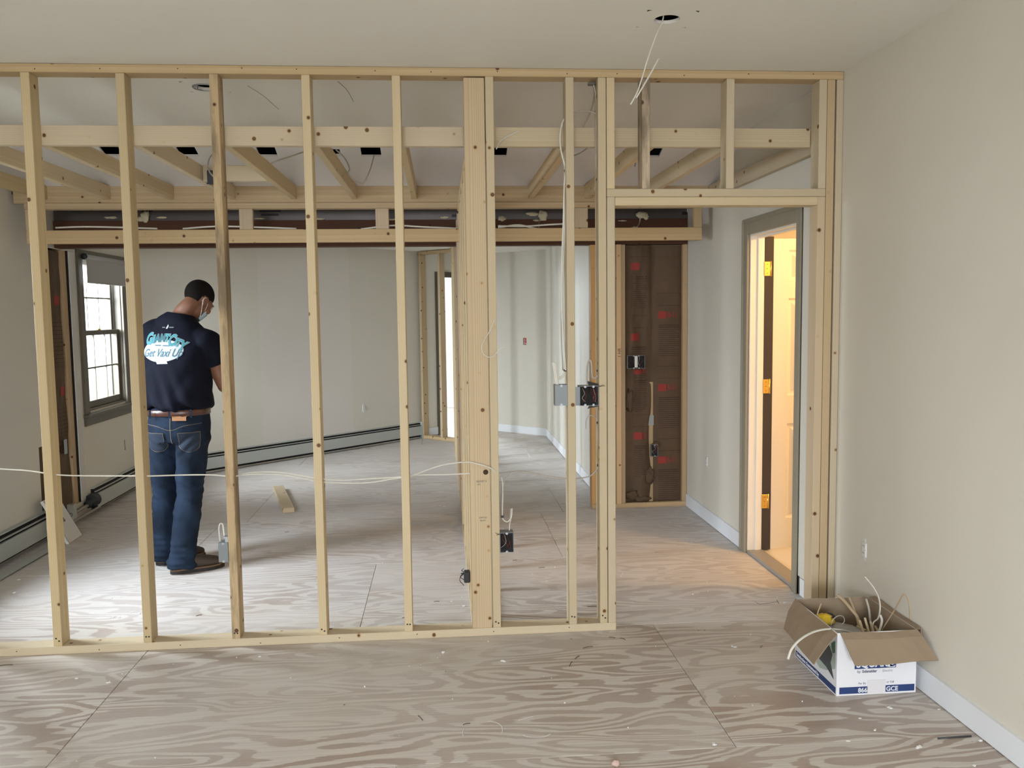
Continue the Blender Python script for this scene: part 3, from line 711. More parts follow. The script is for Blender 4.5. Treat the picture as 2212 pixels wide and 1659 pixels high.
up0 = (Vector((-3.838, 5.132, 0))-A0).dot(d1); up1 = (Vector((-2.983, 5.987, 0))-A0).dot(d1)
slab('wall_patch', (up0, up1), (.03, 2.334), [], lambda u, v, w: ang_l(u, v, -w), .0004, paint('pinkish_wall_patch', (.70,.66,.605)), bpy.data.objects['wall_far_left'])
box('ground_outside', (-30, -30, -.7), (30, 40, -.6), mat('outdoor_ground', (.45,.46,.42), .9), kind='structure')
# ================================================================== HEATERS
def heater(par, O, d, n, u0, u1, caps=(True, True), front=True, tilt=0):
    def pl(u, w, z): p = O+d*u+n*w; return Vector((p.x, p.y, z))
    def bx(name, a, b, w0, w1, z0, z1, m=HEAT, bev=.0015):
        bm = bmesh.new()
        vs = [bm.verts.new(pl(u, w, z)) for u in (a, b) for w in (w0, w1) for z in (z0, z1)]
        for f in ((0,1,3,2),(4,6,7,5),(0,4,5,1),(2,3,7,6),(0,2,6,4),(1,5,7,3)): bm.faces.new([vs[i] for i in f])
        return mk(name, bmmesh(bm), m, par)
    bx('back_panel', u0, u1, .0005, .004, .012, .205)
    bx('hood', u0, u1, .004, .030, .196, .205); 
    bx('damper', u0, u1, .036, .052, .171, .177)
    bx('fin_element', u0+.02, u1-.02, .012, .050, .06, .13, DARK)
    bx('inner_shade_liner', u0+.01, u1-.01, .005, .030, .02, .19, DARK)  # black liner painting the shade seen through the heater slots
    if front:
        bx('front_panel', u0, u1, .056, .061, .045, .158)
        bx('front_lip', u0, u1, .045, .058, .150, .158)
    for c, u in zip(caps, (u0, u1)):
        if c: bx('end_cap', u-.03 if u == u1 else u, u if u == u1 else u+.03, .0, .066, .0, .207)
LW = Vector((XL, 0, 0)); dy = Vector((0, 1, 0)); nx = Vector((1, 0, 0))
h1 = thing('baseboard_heater', 'scuffed baseboard heater nearest on the left wall, ending at the loose pipes', 'heater', (XL+.03, .8, 0), 'baseboard heaters')
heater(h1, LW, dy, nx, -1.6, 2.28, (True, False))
h2 = thing('baseboard_heater', 'baseboard heater on the left wall below the window', 'heater', (XL+.03, 3.5, 0), 'baseboard heaters')
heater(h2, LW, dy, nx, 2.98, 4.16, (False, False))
h3 = thing('baseboard_heater', 'long baseboard heater with white end cap along the angled far wall', 'heater', tuple(A0+d1*1.8), 'baseboard heaters')
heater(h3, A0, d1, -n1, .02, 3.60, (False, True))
pp = thing('heating_pipe', 'bare heating pipes crossing the gap between the two heaters on the left wall', 'pipe', (XL+.05, 2.6, .1))
PIPE = mat('tarnished_pipe', (.34,.31,.26), .5, .4)
tube('pipe', [(XL+.03, 2.2, .085), (XL+.03, 2.6, .088), (XL+.03, 3.02, .095)], .013, PIPE, pp, seg=12)
tube('pipe', [(XL+.055, 2.2, .04), (XL+.055, 2.6, .042), (XL+.055, 3.02, .045)], .011, PIPE, pp, seg=12)
box('bracket', (XL+.002, 2.30, .02), (XL+.06, 2.33, .13), HEAT, pp); box('bracket', (XL+.002, 2.55, .03), (XL+.05, 2.60, .165), HEAT, pp)
cpv = thing('pipe_sleeve', 'black rubber sleeve over the pipe at the open heater end', 'pipe sleeve', (XL+.03, 2.93, .1))
bm = bmesh.new(); tube_bm(bm, [(XL+.035, 2.84, .10), (XL+.035, 2.90, .112), (XL+.035, 2.975, .115)], [.03, .052, .055], 20); mk('sleeve', bmmesh(bm), mat('black_rubber', (.025,.028,.03), .6), cpv, smooth=True)
# loose heater front leaning from the floor against the wall
lp = thing('loose_heater_panel', 'white slotted metal cover strip leaning from floor to left wall', 'metal cover', (-4.5, 2.1, 0))
a0, a1 = at(150, 1174, 2, .004), at(177, 1155, 2, .004); b0 = at(93, 1082, 0, XL+.075); b1_ = b0+(a1-a0)
nn = (a1-a0).cross(b0-a0).normalized()
if nn.z < 0: nn = -nn
def LPp(s, t, w): q = a0*(1-t)+b0*t+(a1-a0)*s+nn*w; return tuple(q)
slab('cover_plate', (0, 1), (0, 1), [(.42, .60, .42, .62)], lambda u, v, w: LPp(u, v, -w), .003, paint('white_enamel', (.66,.65,.62), .4), lp)
box_ = slab('folded_lip', (0, .03), (0, 1), [], lambda u, v, w: LPp(u, v, -w), .022, bpy.data.materials['white_enamel'], lp)
g0 = at(0, 1268, 2, .004)
gs = thing('loose_floor_strip', 'grey-green metal strip lying on the floor along the near heater', 'metal cover', (-4.6, 1.6, 0))
slab('cover_plate', (0, 1), (0, 1), [], lambda u, v, w: (-4.675+.085*u+.02*v, .9+1.12*v, .006+.004*u-w+.004), .003, HEAT, gs)

# ================================================================== OUTLETS AND OPENINGS
def outlet(label, O, ux, uz=Vector((0,0,1)), nrm=None, gr='duplex outlets', m=PLASTW, h=.115, w=.07):
    t = thing('wall_outlet', label, 'outlet', tuple(O), gr)
    ux = Vector(ux); n = Vector(nrm)
    def bb_(name, a, b, c, d, w0, w1, mm, par):
        vs = [Vector(O)+ux*u+uz*z+n*q for u in (a, b) for z in (c, d) for q in (w0, w1)]
        bm = bmesh.new(); V = [bm.verts.new(v) for v in vs]
        for f in ((0,1,3,2),(4,6,7,5),(0,4,5,1),(2,3,7,6),(0,2,6,4),(1,5,7,3)): bm.faces.new([V[i] for i in f])
        return mk(name, bmmesh(bm), mm, par)
    bb_('face', -.017, .017, -.033, .033, .0, .006, m, t)
    for s in (-1, 1):
        r = bb_('socket', -.0145, .0145, s*.0165-.0125, s*.0165+.0125, .006, .008, m, t)
        for q in (-.006, .006): bb_('slot', q-.001, q+.001, s*.0165-.002, s*.0165+.006, .0081, .0086, DARK, r)
    bb_('mounting_strap', -.009, .009, -.052, .052, -.002, .002, m, t)
    return t
outlet('bare white duplex outlet low on the near right wall above the box', (0.001, -.296, .447), (0,1,0), nrm=(-1,0,0))
outlet('white duplex outlet low on the wall beyond the lit doorway', (0.001, 2.072, .452), (0,1,0), nrm=(-1,0,0))
outlet('white duplex outlet low on the angled far wall above the heater', tuple(A0+d1*((Vector((-2.872,6.098,0))-A0).dot(d1))-n1*.001+Vector((0,0,.46))), d1, nrm=-n1)
# red-printed insulation showing through the switch opening of the far wall
rp = slab('opening_backing', (.88, .95), (1.145, 1.245), [], lambda u, v, w: ang_r(u, v, .02+w), .005, mat('red_white_print', (.45,.10,.09), .7), bpy.data.objects['wall_far_right'])
_m = bpy.data.materials['red_white_print']; _v = coords(_m, 'Object', (1,1,1)); L(_m, ramp(_m, ntex(_m, _v, 60, 2), [(.45, (.5,.06,.05)), (.55, (.6,.45,.42))]), pb(_m).inputs['Base Color'])

# ================================================================== CEILING FITTINGS
rg = thing('ceiling_light_ring', 'thin metal ring around a round ceiling hole behind the stud wall', 'light ring', (-3.065, .385, CH))
bm = bmesh.new(); tube_bm(bm, [(-3.065+.062*math.cos(a), .385+.062*math.sin(a), CH-.002) for a in [2*math.pi*k/32 for k in range(33)]], .0035, 6, 1, 0); mk('ring', bmmesh(bm), STEEL, rg, smooth=True)
box('spring_clip', (-3.10, .34, CH-.02), (-3.095, .36, CH+.02), STEEL, rg)
jb = thing('junction_box', 'black junction box on the short cross block among the joists', 'electrical box', (-3.2, 1.0, 2.3))
q0, q1 = at(447, 368, 1, yb-.04), at(472, 397, 1, yb-.04)
box('box_body', (q0.x, yb-.045, q1.z), (q1.x, yb-.001, q0.z), BLACKM, jb, .003)
box('cover_rim', (q0.x-.003, yb-.048, q1.z-.003), (q1.x+.003, yb-.044, q1.z+.004), BLACKM, jb)

# ================================================================== CABLES
CR = .0045
def cab(label, pts, m=WIREM, r=CR, name='cable', flat=.75, group=None, cat='cable'):
    P = [at(a, b, 1, c) for a, b, c in pts]
    o = tube(name, P, r, m, seg=8, flat=flat, sn=6); return setp(o, label, cat, group)
Y0 = .045
cab('white cable strung level through the studs on the left', [(-60,1006,Y0),(0,1013,Y0),(60,1017,Y0),(130,1026,Y0),(210,1028,Y0),(300,1028,Y0),(330,1028,Y0),(400,1026,Y0),(460,1026,Y0),(505,1029,Y0),(540,1021,Y0+.02),(600,1020,Y0+.02),(650,1027,Y0),(690,1034,Y0),(740,1037,Y0),(800,1034,Y0),(868,1030,Y0),(900,1026,Y0),(960,1025,Y0),(1010,1023,.03),(1049,1021,.004),(1053,1021,.03)])
cab('white cable sagging between the fourth and fifth studs then arching over to the flat post', [(515,1027,Y0),(560,1024,Y0),(620,1027,Y0),(670,1037,Y0),(710,1042,Y0),(790,1043,Y0),(850,1034,Y0),(880,1030,Y0),(900,1024,Y0-.02),(950,1006,-.01),(1005,998,-.015),(1035,1003,-.012),(1063,1013,-.006),(1075,1030,.02)])
cab('grey cable arching from the double stud down to the low box by the flat post', [(1296,780,.05),(1296,800,.05),(1291,860,.06),(1289,900,.05),(1291,960,.05),(1294,985,.05),(1291,1010,.05),(1275,1028,.05),(1245,1034,.05),(1225,1034,.05),(1190,1030,.05),(1150,1022,.05),(1118,1019,.05),(1100,1026,.05),(1088,1045,.05),(1086,1080,.05),(1085,1115,.05),(1092,1126,.05),(1101,1122,.05),(1103,1098,.05)], WIREG)
cab('pale cable bending out of the low box beside the flat post', [(1083,1030,.04),(1086,1050,.05),(1085,1110,.045),(1087,1122,.045),(1096,1127,.04),(1104,1118,.04),(1106,1098,.04)], WIREM)
cab('short pale wire dropping into the low box beside the flat post', [(1104,1122,.045),(1101,1132,.045),(1100,1150,.045)], WIREM, .0035)
cab('first white cable running down the left side of the stud near the upper boxes', [(1240,246,.1),(1228,248,.08),(1216,262,.05),(1210,290,.04),(1211,320,.04),(1218,350,.04),(1222,368,.03),(1219,400,.03),(1217,480,.03),(1214,560,.03),(1213,650,.03),(1216,720,.03),(1221,790,.03),(1222,800,.03)], WIREM)
cab('second white cable running down the left side of the stud near the upper boxes', [(1220,330,.06),(1222,370,.05),(1221,430,.05),(1219,520,.05),(1216,600,.05),(1216,700,.05),(1220,780,.05),(1221,800,.05)], WIREM)
cab('third grey cable running down the left side of the stud near the upper boxes', [(1219,380,.075),(1217,500,.075),(1213,600,.075),(1212,720,.075),(1216,800,.075)], WIREG)
for i, (dx, z) in enumerate(((0, 0), (3, 4))):
    cab(('lower' if i else 'upper')+' white cable looping up out of the left upper box', [(1221-dx,800+z,.04),(1217,808+z,.04),(1209,815+z,.04),(1205-dx,812,.04),(1201-dx,790,.04),(1198-dx,784,.04),(1200-dx,800,.035),(1206-dx,836,.03)], WIREM)
cab('grey cable running down the left side of the double stud from the top plate', [(1282,182,.04),(1286,200,.05),(1288,230,.05),(1287,300,.05),(1288,360,.05),(1291,388,.05),(1290,460,.05),(1290,600,.05),(1291,700,.05),(1292,800,.05),(1290,812,.05),(1285,817,.05),(1279,812,.05),(1278,790,.05),(1276,780,.05),(1272,780,.05),(1269,790,.05),(1268,815,.05),(1269,835,.04)], WIREG)
cab('grey cable slanting down from the top plate beside the double stud', [(1281,182,.06),(1284,200,.10),(1281,225,.2),(1272,250,.25),(1258,276,.3),(1245,300,.35)], WIREG)
cab('grey cable arching between the single stud and the double stud near the ceiling', [(1232,246,.1),(1250,241,.1),(1270,240,.08),(1288,246,.06)], WIREG)
cab('short wire loop hanging beside the double stud below the open box', [(1266,926,.04),(1266,912,.04),(1270,900,.04),(1277,897,.04),(1285,901,.05),(1292,910,.05)], WIREG, .0035)
for a, b in ((1291,388),(1221,800),(1292,801),(1292,913),(1293,1005),(1085,1116),(1222,369)):
    p = at(a, b, 1, .04); o = box('cable_staple', (p.x-.007, .034, p.z-.005), (p.x+.007, .046, p.z+.005), mat('blue_black_staple', (.015,.018,.035), .5) if 'blue_black_staple' not in bpy.data.materials else bpy.data.materials['blue_black_staple'], sw)
st = mat('metal_clip', (.16,.15,.14), .4, .7)
p = at(1280, 182, 1, .05); box('cable_clip', (p.x-.022, .035, p.z-.006), (p.x+.012, .06, p.z+.008), st, sw, .002)
cab('thin pale string curling off the flat post at shoulder height', [(1068,690,-.004),(1060,712,-.006),(1050,728,-.008),(1043,742,-.01),(1041,755,-.014),(1046,766,-.02),(1057,772,-.024),(1067,769,-.024),(1076,758,-.02),(1086,750,-.02),(1094,746,-.02)], WIREM, .0026, name='string', cat='string')
cab('pale bent wire sticking out above the ledger right of the flat post', [(1072,322,.02),(1078,310,.06),(1088,299,.08),(1103,291,.085),(1121,283,.085)], WIREM, .003, name='bent_wire', cat='wire')
# cable hanging from the round hole in the near ceiling
hc = thing('hanging_cable', 'white cable hanging from the round hole in the near ceiling, forked at the end', 'cable', (-1.04, -.675, CH))
YH = -.675
pts = [(1434,30,YH),(1430,48,YH),(1416,80,YH),(1400,125,YH-.01),(1388,165,YH-.02),(1376,200,YH-.02),(1362,226,YH-.02)]
tube('cable_main', [at(a,b,1,c) for a,b,c in pts], .0048, WIREM, hc, flat=.6)
pts = [(1423,126,YH+.02),(1410,150,YH),(1396,175,YH-.01),(1384,195,YH-.02),(1374,212,YH-.02)]
tube('cable_end', [at(a,b,1,c) for a,b,c in pts], .0042, WIREM, hc, flat=.7)
# cables over the joists
def cz(label, pts, m=WIREG, r=.0045): P = [at(a, b, 1, c) for a, b, c in pts]; return setp(tube('cable', P, r, m, seg=8), label, 'cable')
cz('grey cable looping from a square ceiling hole down over a joist', [(808,335,1.45),(804,352,1.40),(799,368,1.35),(790,388,1.3),(783,397,1.28),(772,394,1.25),(760,385,1.2),(752,373,1.15),(755,366,1.2),(752,355,1.3),(742,338,1.4),(726,324,1.46)])
cz('grey cable lying across two joists below the ceiling', [(586,353,1.0),(600,347,1.02),(625,339,1.05),(660,327,1.1)])
cz('short reddish cable curling up from the black junction box', [(466,386,.98),(452,370,1.1),(450,350,1.2),(456,336,1.3),(465,332,1.35)])
cz('grey cable curling below the ledger right of the single stud', [(1286,290,.3),(1276,312,.5),(1262,325,.7),(1246,334,.9),(1225,340,1.0)], r=.004)
cz('pale cable rising over the joist beside the double stud', [(1330,352,.9),(1340,340,.9),(1350,328,.9),(1352,322,.9)], WIREM)
cz('grey cable hanging below the square ceiling hole beyond the header', [(1378,325,1.3),(1374,345,1.3),(1371,360,1.3)], r=.004)
for i, pts in enumerate(([(120,492,1.975),(180,490,1.975),(250,491,1.975),(340,494,1.975)], [(395,494,1.975),(470,489,1.975),(560,491,1.975),(640,494,1.975)], [(780,495,1.975),(850,487,1.975),(910,490,1.975),(1000,494,1.975)], [(1076,488,1.975),(1130,489,1.975),(1190,485,1.975),(1260,482,1.975)], [(1076,492,1.975),(1120,486,1.975),(1160,494,1.975),(1220,496,1.975)])):
    cz(['pale cable in the dark soffit recess at far left', 'pale cable in the dark soffit recess left of the middle', 'pale cable arching in the soffit recess just left of the flat post', 'upper pale cable in the soffit recess right of the flat post', 'lower pale cable in the soffit recess right of the flat post'][i], pts, WIREM, .006)
cz('thin pale string hanging from the foam right of the flat post', [(1165,474,2.5),(1164,485,2.2),(1165,497,1.975)], WIREM, .004)
cz('thin pale string hanging from the foam above the insulated wall', [(1383,470,2.5),(1381,482,2.48),(1375,492,2.2)], WIREM, .004)

# ================================================================== ELECTRICAL BOXES
def ebox(label, lo, hi, open_front=True, wires=0, tabs=True, seed=1):
    """steel box lo..hi, open towards the camera room (-y)"""
    t = thing('electrical_box', label, 'electrical box', tuple((a+b)/2 for a, b in zip(lo, hi)))
    x0, y0, z0 = lo; x1, y1, z1 = hi; w = .0022
    bm = bmesh.new()
    for a, b in (((x0, y0, z0), (x0+w, y1, z1)), ((x1-w, y0, z0), (x1, y1, z1)), ((x0+w, y0, z0), (x1-w, y1, z0+w)), ((x0+w, y0, z1-w), (x1-w, y1, z1)), ((x0+w, y1-w, z0+w), (x1-w, y1, z1-w))): box_bm(bm, a, b)
    if not open_front: box_bm(bm, (x0+w, y0, z0+w), (x1-w, y0+w, z1-w))
    mk('box_body', bmmesh(bm), BOXM, t)
    if open_front: 
        box('inner_shade_liner', (x0+w, y1-.004, z0+w), (x1-w, y1-w-.0002, z1-w), mat('box_inside_shade', (.02,.018,.018), .8) if 'box_inside_shade' not in bpy.data.materials else bpy.data.materials['box_inside_shade'], t)  # near-black liner: shade inside the open box put into its colour
    n = 4
    for k in range(n):
        xc = x0+(x1-x0)*(k+.5)/n
        bm = bmesh.new(); bmesh.ops.create_cone(bm, cap_ends=True, segments=12, radius1=.006, radius2=.006, depth=.0015, matrix=Matrix.Translation((xc, y0+.02, z0-.0006))); mk('knockout', bmmesh(bm), PLASTW if not open_front else BOXM, t)
    if tabs:
        for xc in ((x0+x1)/2-.02, (x0+x1)/2+.02) if x1-x0 > .08 else ((x0+x1)/2,):
            for zz in (z0+.004, z1-.004):
                bm = bmesh.new(); bmesh.ops.create_cone(bm, cap_ends=True, segments=14, radius1=.006, radius2=.006, depth=.002, matrix=Matrix.Translation((xc, y0-.001, zz)) @ Matrix.Rotation(R_(90), 4, 'X')); mk('screw_tab', bmmesh(bm), STEEL, t)
    rnd = random.Random(seed)
    for k in range(wires):
        xa = x0+.015+(x1-x0-.03)*rnd.random(); pts = [(xa, y1-.02, z1-.01)]
        for j in range(3): pts.append((xa+(rnd.random()-.5)*.03, y0+.008+.02*rnd.random(), z1-.02-(z1-z0-.03)*(j+1)/3.4))
        tube('wire', pts, .0013, [COPPER, REDW, BLACKM, WIREG][k % 4], t, seg=5, sn=4)
    return t
a, b = at(1252, 834, 1, 0), at(1298, 876, 1, 0)
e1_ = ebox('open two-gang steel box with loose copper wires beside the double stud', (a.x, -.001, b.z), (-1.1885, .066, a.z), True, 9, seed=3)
bm = bmesh.new(); box_bm(bm, (a.x-.032, .004, b.z+.002), (a.x, .006, a.z-.004)); mk('side_bracket', bmmesh(bm), BOXM, e1_)
for zz in (b.z+.012, a.z-.016): bm = bmesh.new(); bmesh.ops.create_cone(bm, cap_ends=True, segments=14, radius1=.011, radius2=.011, depth=.002, matrix=Matrix.Translation((a.x-.030, .003, zz)) @ Matrix.Rotation(R_(90), 4, 'X')); mk('bracket_ear', bmmesh(bm), BOXM, e1_)
for s, z in ((1, a.z), (-1, b.z)):
    bm = bmesh.new(); V = [bm.verts.new(v) for v in ((a.x+.045, -.002, z), (-1.1885, -.002, z), (-1.1885, .03, z+s*.008), (a.x+.045, .05, z+s*.020))]; bm.faces.new(V); bmesh.ops.solidify(bm, geom=bm.faces[:], thickness=.002); mk('wing_plate', bmmesh(bm), BOXM, e1_)
tube('wire', [(-1.19, .0, a.z-.003), (-1.178, -.012, a.z+.001), (-1.168, -.02, a.z+.006)], .001, BLACKM, e1_, seg=5); tube('wire', [(-1.19, .0, a.z-.004), (-1.175, -.014, a.z-.001), (-1.163, -.024, a.z)], .001, BLACKM, e1_, seg=5)
a, b = at(1199, 832, 1, .0), at(1226, 876, 1, 0)
e2_ = ebox('closed grey steel box on the left side of the single stud, fed by three cables', (a.x, -.0, b.z), (-1.3395, .062, a.z), False, 0, seed=4)
a, b = at(1086, 1151, 1, 0), at(1110, 1193, 1, 0)
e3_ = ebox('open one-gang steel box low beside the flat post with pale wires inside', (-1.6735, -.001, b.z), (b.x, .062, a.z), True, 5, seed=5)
tube('wire', [(-1.672, .0, a.z-.006), (-1.685, -.012, a.z-.002), (-1.695, -.016, a.z+.006)], .001, BLACKM, e3_, seg=5); tube('wire', [(-1.672, .0, a.z-.006), (-1.683, -.012, a.z-.006), (-1.69, -.016, a.z-.006)], .001, BLACKM, e3_, seg=5)
a, b = at(471, 1173, 1, 0), at(497, 1214, 1, 0)
e4_ = ebox('closed grey steel box low on the third stud in front of the man', (a.x, .0, b.z), (-2.9525, .062, a.z), False, 0, seed=6)
box('top_clamp', (a.x+.03, .01, a.z), (a.x+.05, .03, a.z+.02), STEEL, e4_); box('top_clamp', (a.x+.024, .006, a.z+.02), (a.x+.058, .034, a.z+.027), STEEL, e4_)
cab('white cable looping into the low box on the third stud', [(476,1172,.03),(474,1155,.03),(473,1140,.03),(476,1131,.03),(481,1133,.035),(483,1145,.04),(485,1158,.04),(490,1163,.045),(503,1163,.05)], WIREM, .004)
cab('second white cable curling behind the low box on the third stud', [(486,1172,.05),(490,1167,.05),(496,1163,.05),(505,1166,.05)], WIREM, .004)
# device on partition's far side low
pr = thing('loose_receptacle', 'black receptacle hanging off the edge-on partition low behind the flat post', 'outlet', (-1.83, .3, .25))
p = at(1020, 1212, 0, -1.822); p.y = .268; p.z = .215
box('body', (-1.845, p.y-.02, p.z-.03), (-1.8122, p.y+.02, p.z+.03), BLACKM, pr, .005)
for k in range(4): tube('wire', [(-1.84, p.y, p.z+.02), (-1.855-.004*k, p.y-.01*k, p.z+.03-.012*k), (-1.845, p.y-.01, p.z+.045-.03*k)], .0018, BLACKM, pr, seg=5)
# boxes in the stub wall
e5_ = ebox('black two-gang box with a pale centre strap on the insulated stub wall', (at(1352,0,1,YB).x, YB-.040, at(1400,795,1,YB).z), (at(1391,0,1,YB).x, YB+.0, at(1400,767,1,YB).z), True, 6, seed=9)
p = at(1372, 781, 1, YB-.01); box('centre_strap', (p.x-.012, YB-.046, p.z-.045), (p.x+.012, YB-.0415, p.z+.045), PLASTW, e5_, .003)
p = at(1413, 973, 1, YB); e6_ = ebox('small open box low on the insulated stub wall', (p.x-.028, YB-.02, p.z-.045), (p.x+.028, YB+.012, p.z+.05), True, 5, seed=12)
p = at(1399, 908, 1, YB+.03); setp(box('nail_plate', (-.31, YB+.0265, p.z-.04), (-.266, YB+.0285, p.z+.04), STEEL, ow))
p = at(148, 965, 0, XL); setp(box('nail_plate', (XL-.011, p.y-.05, p.z-.05), (XL-.009, p.y+.0, p.z+.06), STEEL, wl)); box('notch', (XL-.07, p.y-.14, p.z-.03), (XL-.03, p.y-.06, p.z+.02), DARK, wl)

# ================================================================== FLOOR ITEMS
board_ab('board_offcut', at(607,1078,2,.02)+Vector((-.09,-.36,-.001)), at(607,1078,2,.02)+Vector((.0,.0,0)), .089, .038, PINE) if False else None
ca, cb_ = at(622, 1104, 2, .02), at(603, 1051, 2, .02)
setp(board_ab('board_offcut', (ca.x, ca.y+.03, .0192), (cb_.x, cb_.y-.05, .0192), .09, .038, PINE), 'short pale lumber offcut lying on the floor behind the studs', 'board')
ob = bpy.data.objects['board_offcut']; ob.matrix_basis = ob.matrix_basis @ Matrix.Identity(4)
rnd = random.Random(5); bm = bmesh.new()
crumbs = [(1920,1530),(1984,1617),(1990,1614),(1545,1608),(1855,1553),(2119,1601),(1695,1303),(1585,1398),(2025,1532),(30,1281),(255,1334),(285,1323),(300,1326),(243,1334),(1088,1429),(955,1411),(235,1475),(165,1467),(950,1093),(958,1095),(890,1270),(975,1300),(1000,1310),(560,1420),(40,1253),(1890,1577),(2106,1655),(1830,1600)]
for (px, py) in crumbs:
    p = at(px, py, 2, 0)
    for k in range(2):
        r = .003+.004*rnd.random()
        bmesh.ops.create_icosphere(bm, subdivisions=1, radius=r, matrix=Matrix.Translation((p.x+.012*(rnd.random()-.5), p.y+.012*(rnd.random()-.5), r*.5)) @ Matrix.Diagonal((1+rnd.random(), 1, .6, 1)))
for k in range(160):
    r = .0018+.002*rnd.random(); bmesh.ops.create_icosphere(bm, subdivisions=1, radius=r, matrix=Matrix.Translation((-4.4+4.3*rnd.random(), -1.6+3.8*rnd.random(), r*.5)))
setp(mk('plaster_crumbs', bmmesh(bm), paint('white_plaster', (.78,.77,.74), .9)), 'white plaster crumbs scattered over the plywood floor', 'debris', kind='stuff')
bm = bmesh.new()
for (px, py, l, a) in [(1265+5,1394+5,.05,.3),(1247,1421,.04,.9),(1233,1435,.05,1.2),(908,1552,.045,2.0),(1008,1565,.03,.3),(1322,1378,.03,-.4),(1345,1381,.03,-.8),(1170,1227,.04,.2),(1112,1211,.03,.3),(12,1438,.06,.1),(875,1335,.03,.1),(943,1300,.03,.1),(1645,1398,.03,.9),(1285,1311,.08,-.15),(430,1330,.03,.5),(620,1150,.03,.3)]:
    p = at(px, py, 2, 0); tube_bm(bm, [(p.x-l/2*math.cos(a), p.y-l/2*math.sin(a), .002), (p.x, p.y+.003, .003), (p.x+l/2*math.cos(a), p.y+l/2*math.sin(a), .002)], .0014, 5, 1, 3)
setp(mk('wood_splinters', bmmesh(bm), mat('dark_splinter', (.10,.07,.05), .8)), 'dark splinters and nails scattered on the floor', 'debris', kind='stuff')
p0, p1 = at(2026, 1595, 2, .003), at(2098, 1590, 2, .003)
setp(tube('dark_rod', [p0, (p0+p1)/2, p1], .0035, mat('dark_rod_metal', (.05,.05,.055), .5), seg=8, sn=0), 'thin dark metal rod lying on the floor near the right wall', 'rod')
p = at(1330, 1648, 2, .012); blob('wall_anchor_stone', (p.x, p.y, .011), .012, 3, mat('pinkish_stone', (.55,.40,.33), .5), None, (1.2,.9,.9), .3); setp(bpy.data.objects['wall_anchor_stone'], 'small pinkish round pebble on the floor at the bottom edge', 'pebble')
CH_ = mat('chalk', (.74,.73,.70), .9)
for pts in ([(1001,1590),(1000,1580),(1004,1573)], [(1052,1558),(1070,1560),(1083,1567),(1086,1577),(1083,1583)], [(1120,1556),(1140,1550),(1152,1548)], [(1130,1589),(1150,1592),(1175,1591),(1190,1585)], [(122,1475),(150,1462)]):
    tube('chalk_mark', [at(a, b, 2, .0006) for a, b in pts], .0022, CH_, fl, seg=4, flat=.2)
for pts in ([(1630,1299),(1640,1305),(1642,1306)], [(1642,1305),(1678,1300)], [(1678,1296),(1682,1304)]): tube('chalk_mark', [at(a, b, 2, .0006) for a, b in pts], .0018, INK, fl, seg=4, flat=.2, label='dark scribed line')

# ================================================================== CARDBOARD BOX
KB = mat('brown_cardboard', (.30,.225,.15), .8); _v = coords(KB); L(KB, mix(KB, ntex(KB, _v, 12, 3), (.27,.20,.135), (.34,.255,.17)), pb(KB).inputs['Base Color'])
KW = paint('white_cardboard', (.80,.81,.84), .5, .01, .05)
NAVY = mat('navy_print', (.02,.05,.17), .5); GREYT = mat('grey_print', (.22,.24,.28), .6)
cbx = thing('cardboard_box', 'open white cardboard box with blue bands and brown flaps against the right wall', 'box', (-.205, -.605, 0))
X0b, X1b, Y0b, Y1b, Zb = -.374, -.040, -.812, -.405, .262; th = .004
def wallp(name, lo, hi, mo, mi, inner):   # outer skin and brown inner skin
    return box(name, lo, hi, mo, cbx)
box('front_panel', (X0b, Y0b, .001), (X1b, Y0b+.002, Zb), KW, cbx); box('front_liner', (X0b+.002, Y0b+.002, .003), (X1b-.002, Y0b+th, Zb), KB, cbx)
box('left_panel', (X0b, Y0b+.002, .001), (X0b+.002, Y1b, Zb), KW, cbx); box('left_liner', (X0b+.002, Y0b+th, .003), (X0b+th, Y1b-th, Zb), KB, cbx)
box('right_panel', (X1b-.002, Y0b+.002, .001), (X1b, Y1b, Zb), KW, cbx); box('right_liner', (X1b-th, Y0b+th, .003), (X1b-.002, Y1b-th, Zb), KB, cbx)
box('back_panel', (X0b+.002, Y1b-.002, .001), (X1b-.002, Y1b, Zb), KW, cbx); box('back_liner', (X0b+th, Y1b-th, .003), (X1b-th, Y1b-.002, Zb), KB, cbx)
box('bottom_panel', (X0b+.002, Y0b+.002, .001), (X1b-.002, Y1b-.002, .004), KB, cbx)
def flap(name, pts, out):
    """pts: hinge a, hinge b, (mid rows...) as quads of rows"""
    bm = bmesh.new(); rows_ = []
    for A, B in pts: rows_.append([bm.verts.new(Vector(A).lerp(Vector(B), i/6)+Vector((0, 0, .0025*math.sin(i*1.3+len(rows_))))) for i in range(7)])
    for A, B in zip(rows_, rows_[1:]):
        for i in range(6): bm.faces.new((A[i], A[i+1], B[i+1], B[i]))
    bmesh.ops.recalc_face_normals(bm, faces=bm.faces); bmesh.ops.solidify(bm, geom=bm.faces[:], thickness=.0035)
    return mk(name, bmmesh(bm), KB, cbx)
flap('front_flap', [((X0b+.012, Y0b-.001, Zb), (X1b-.001, Y0b-.001, Zb)), ((X0b+.013, Y0b-.03, Zb-.018), (X1b+.008, Y0b-.03, Zb-.018)), ((-.349, -.914, .168), (-.004, -.905, .172))], 1)
flap('left_flap', [((X0b-.001, Y0b+.0, Zb-.004), (X0b-.001, Y1b, Zb+.004)), ((-.43, -.84, .222), (-.425, -.445, .225)), ((-.497, -.868, .160), (-.468, -.50, .168))], 1)
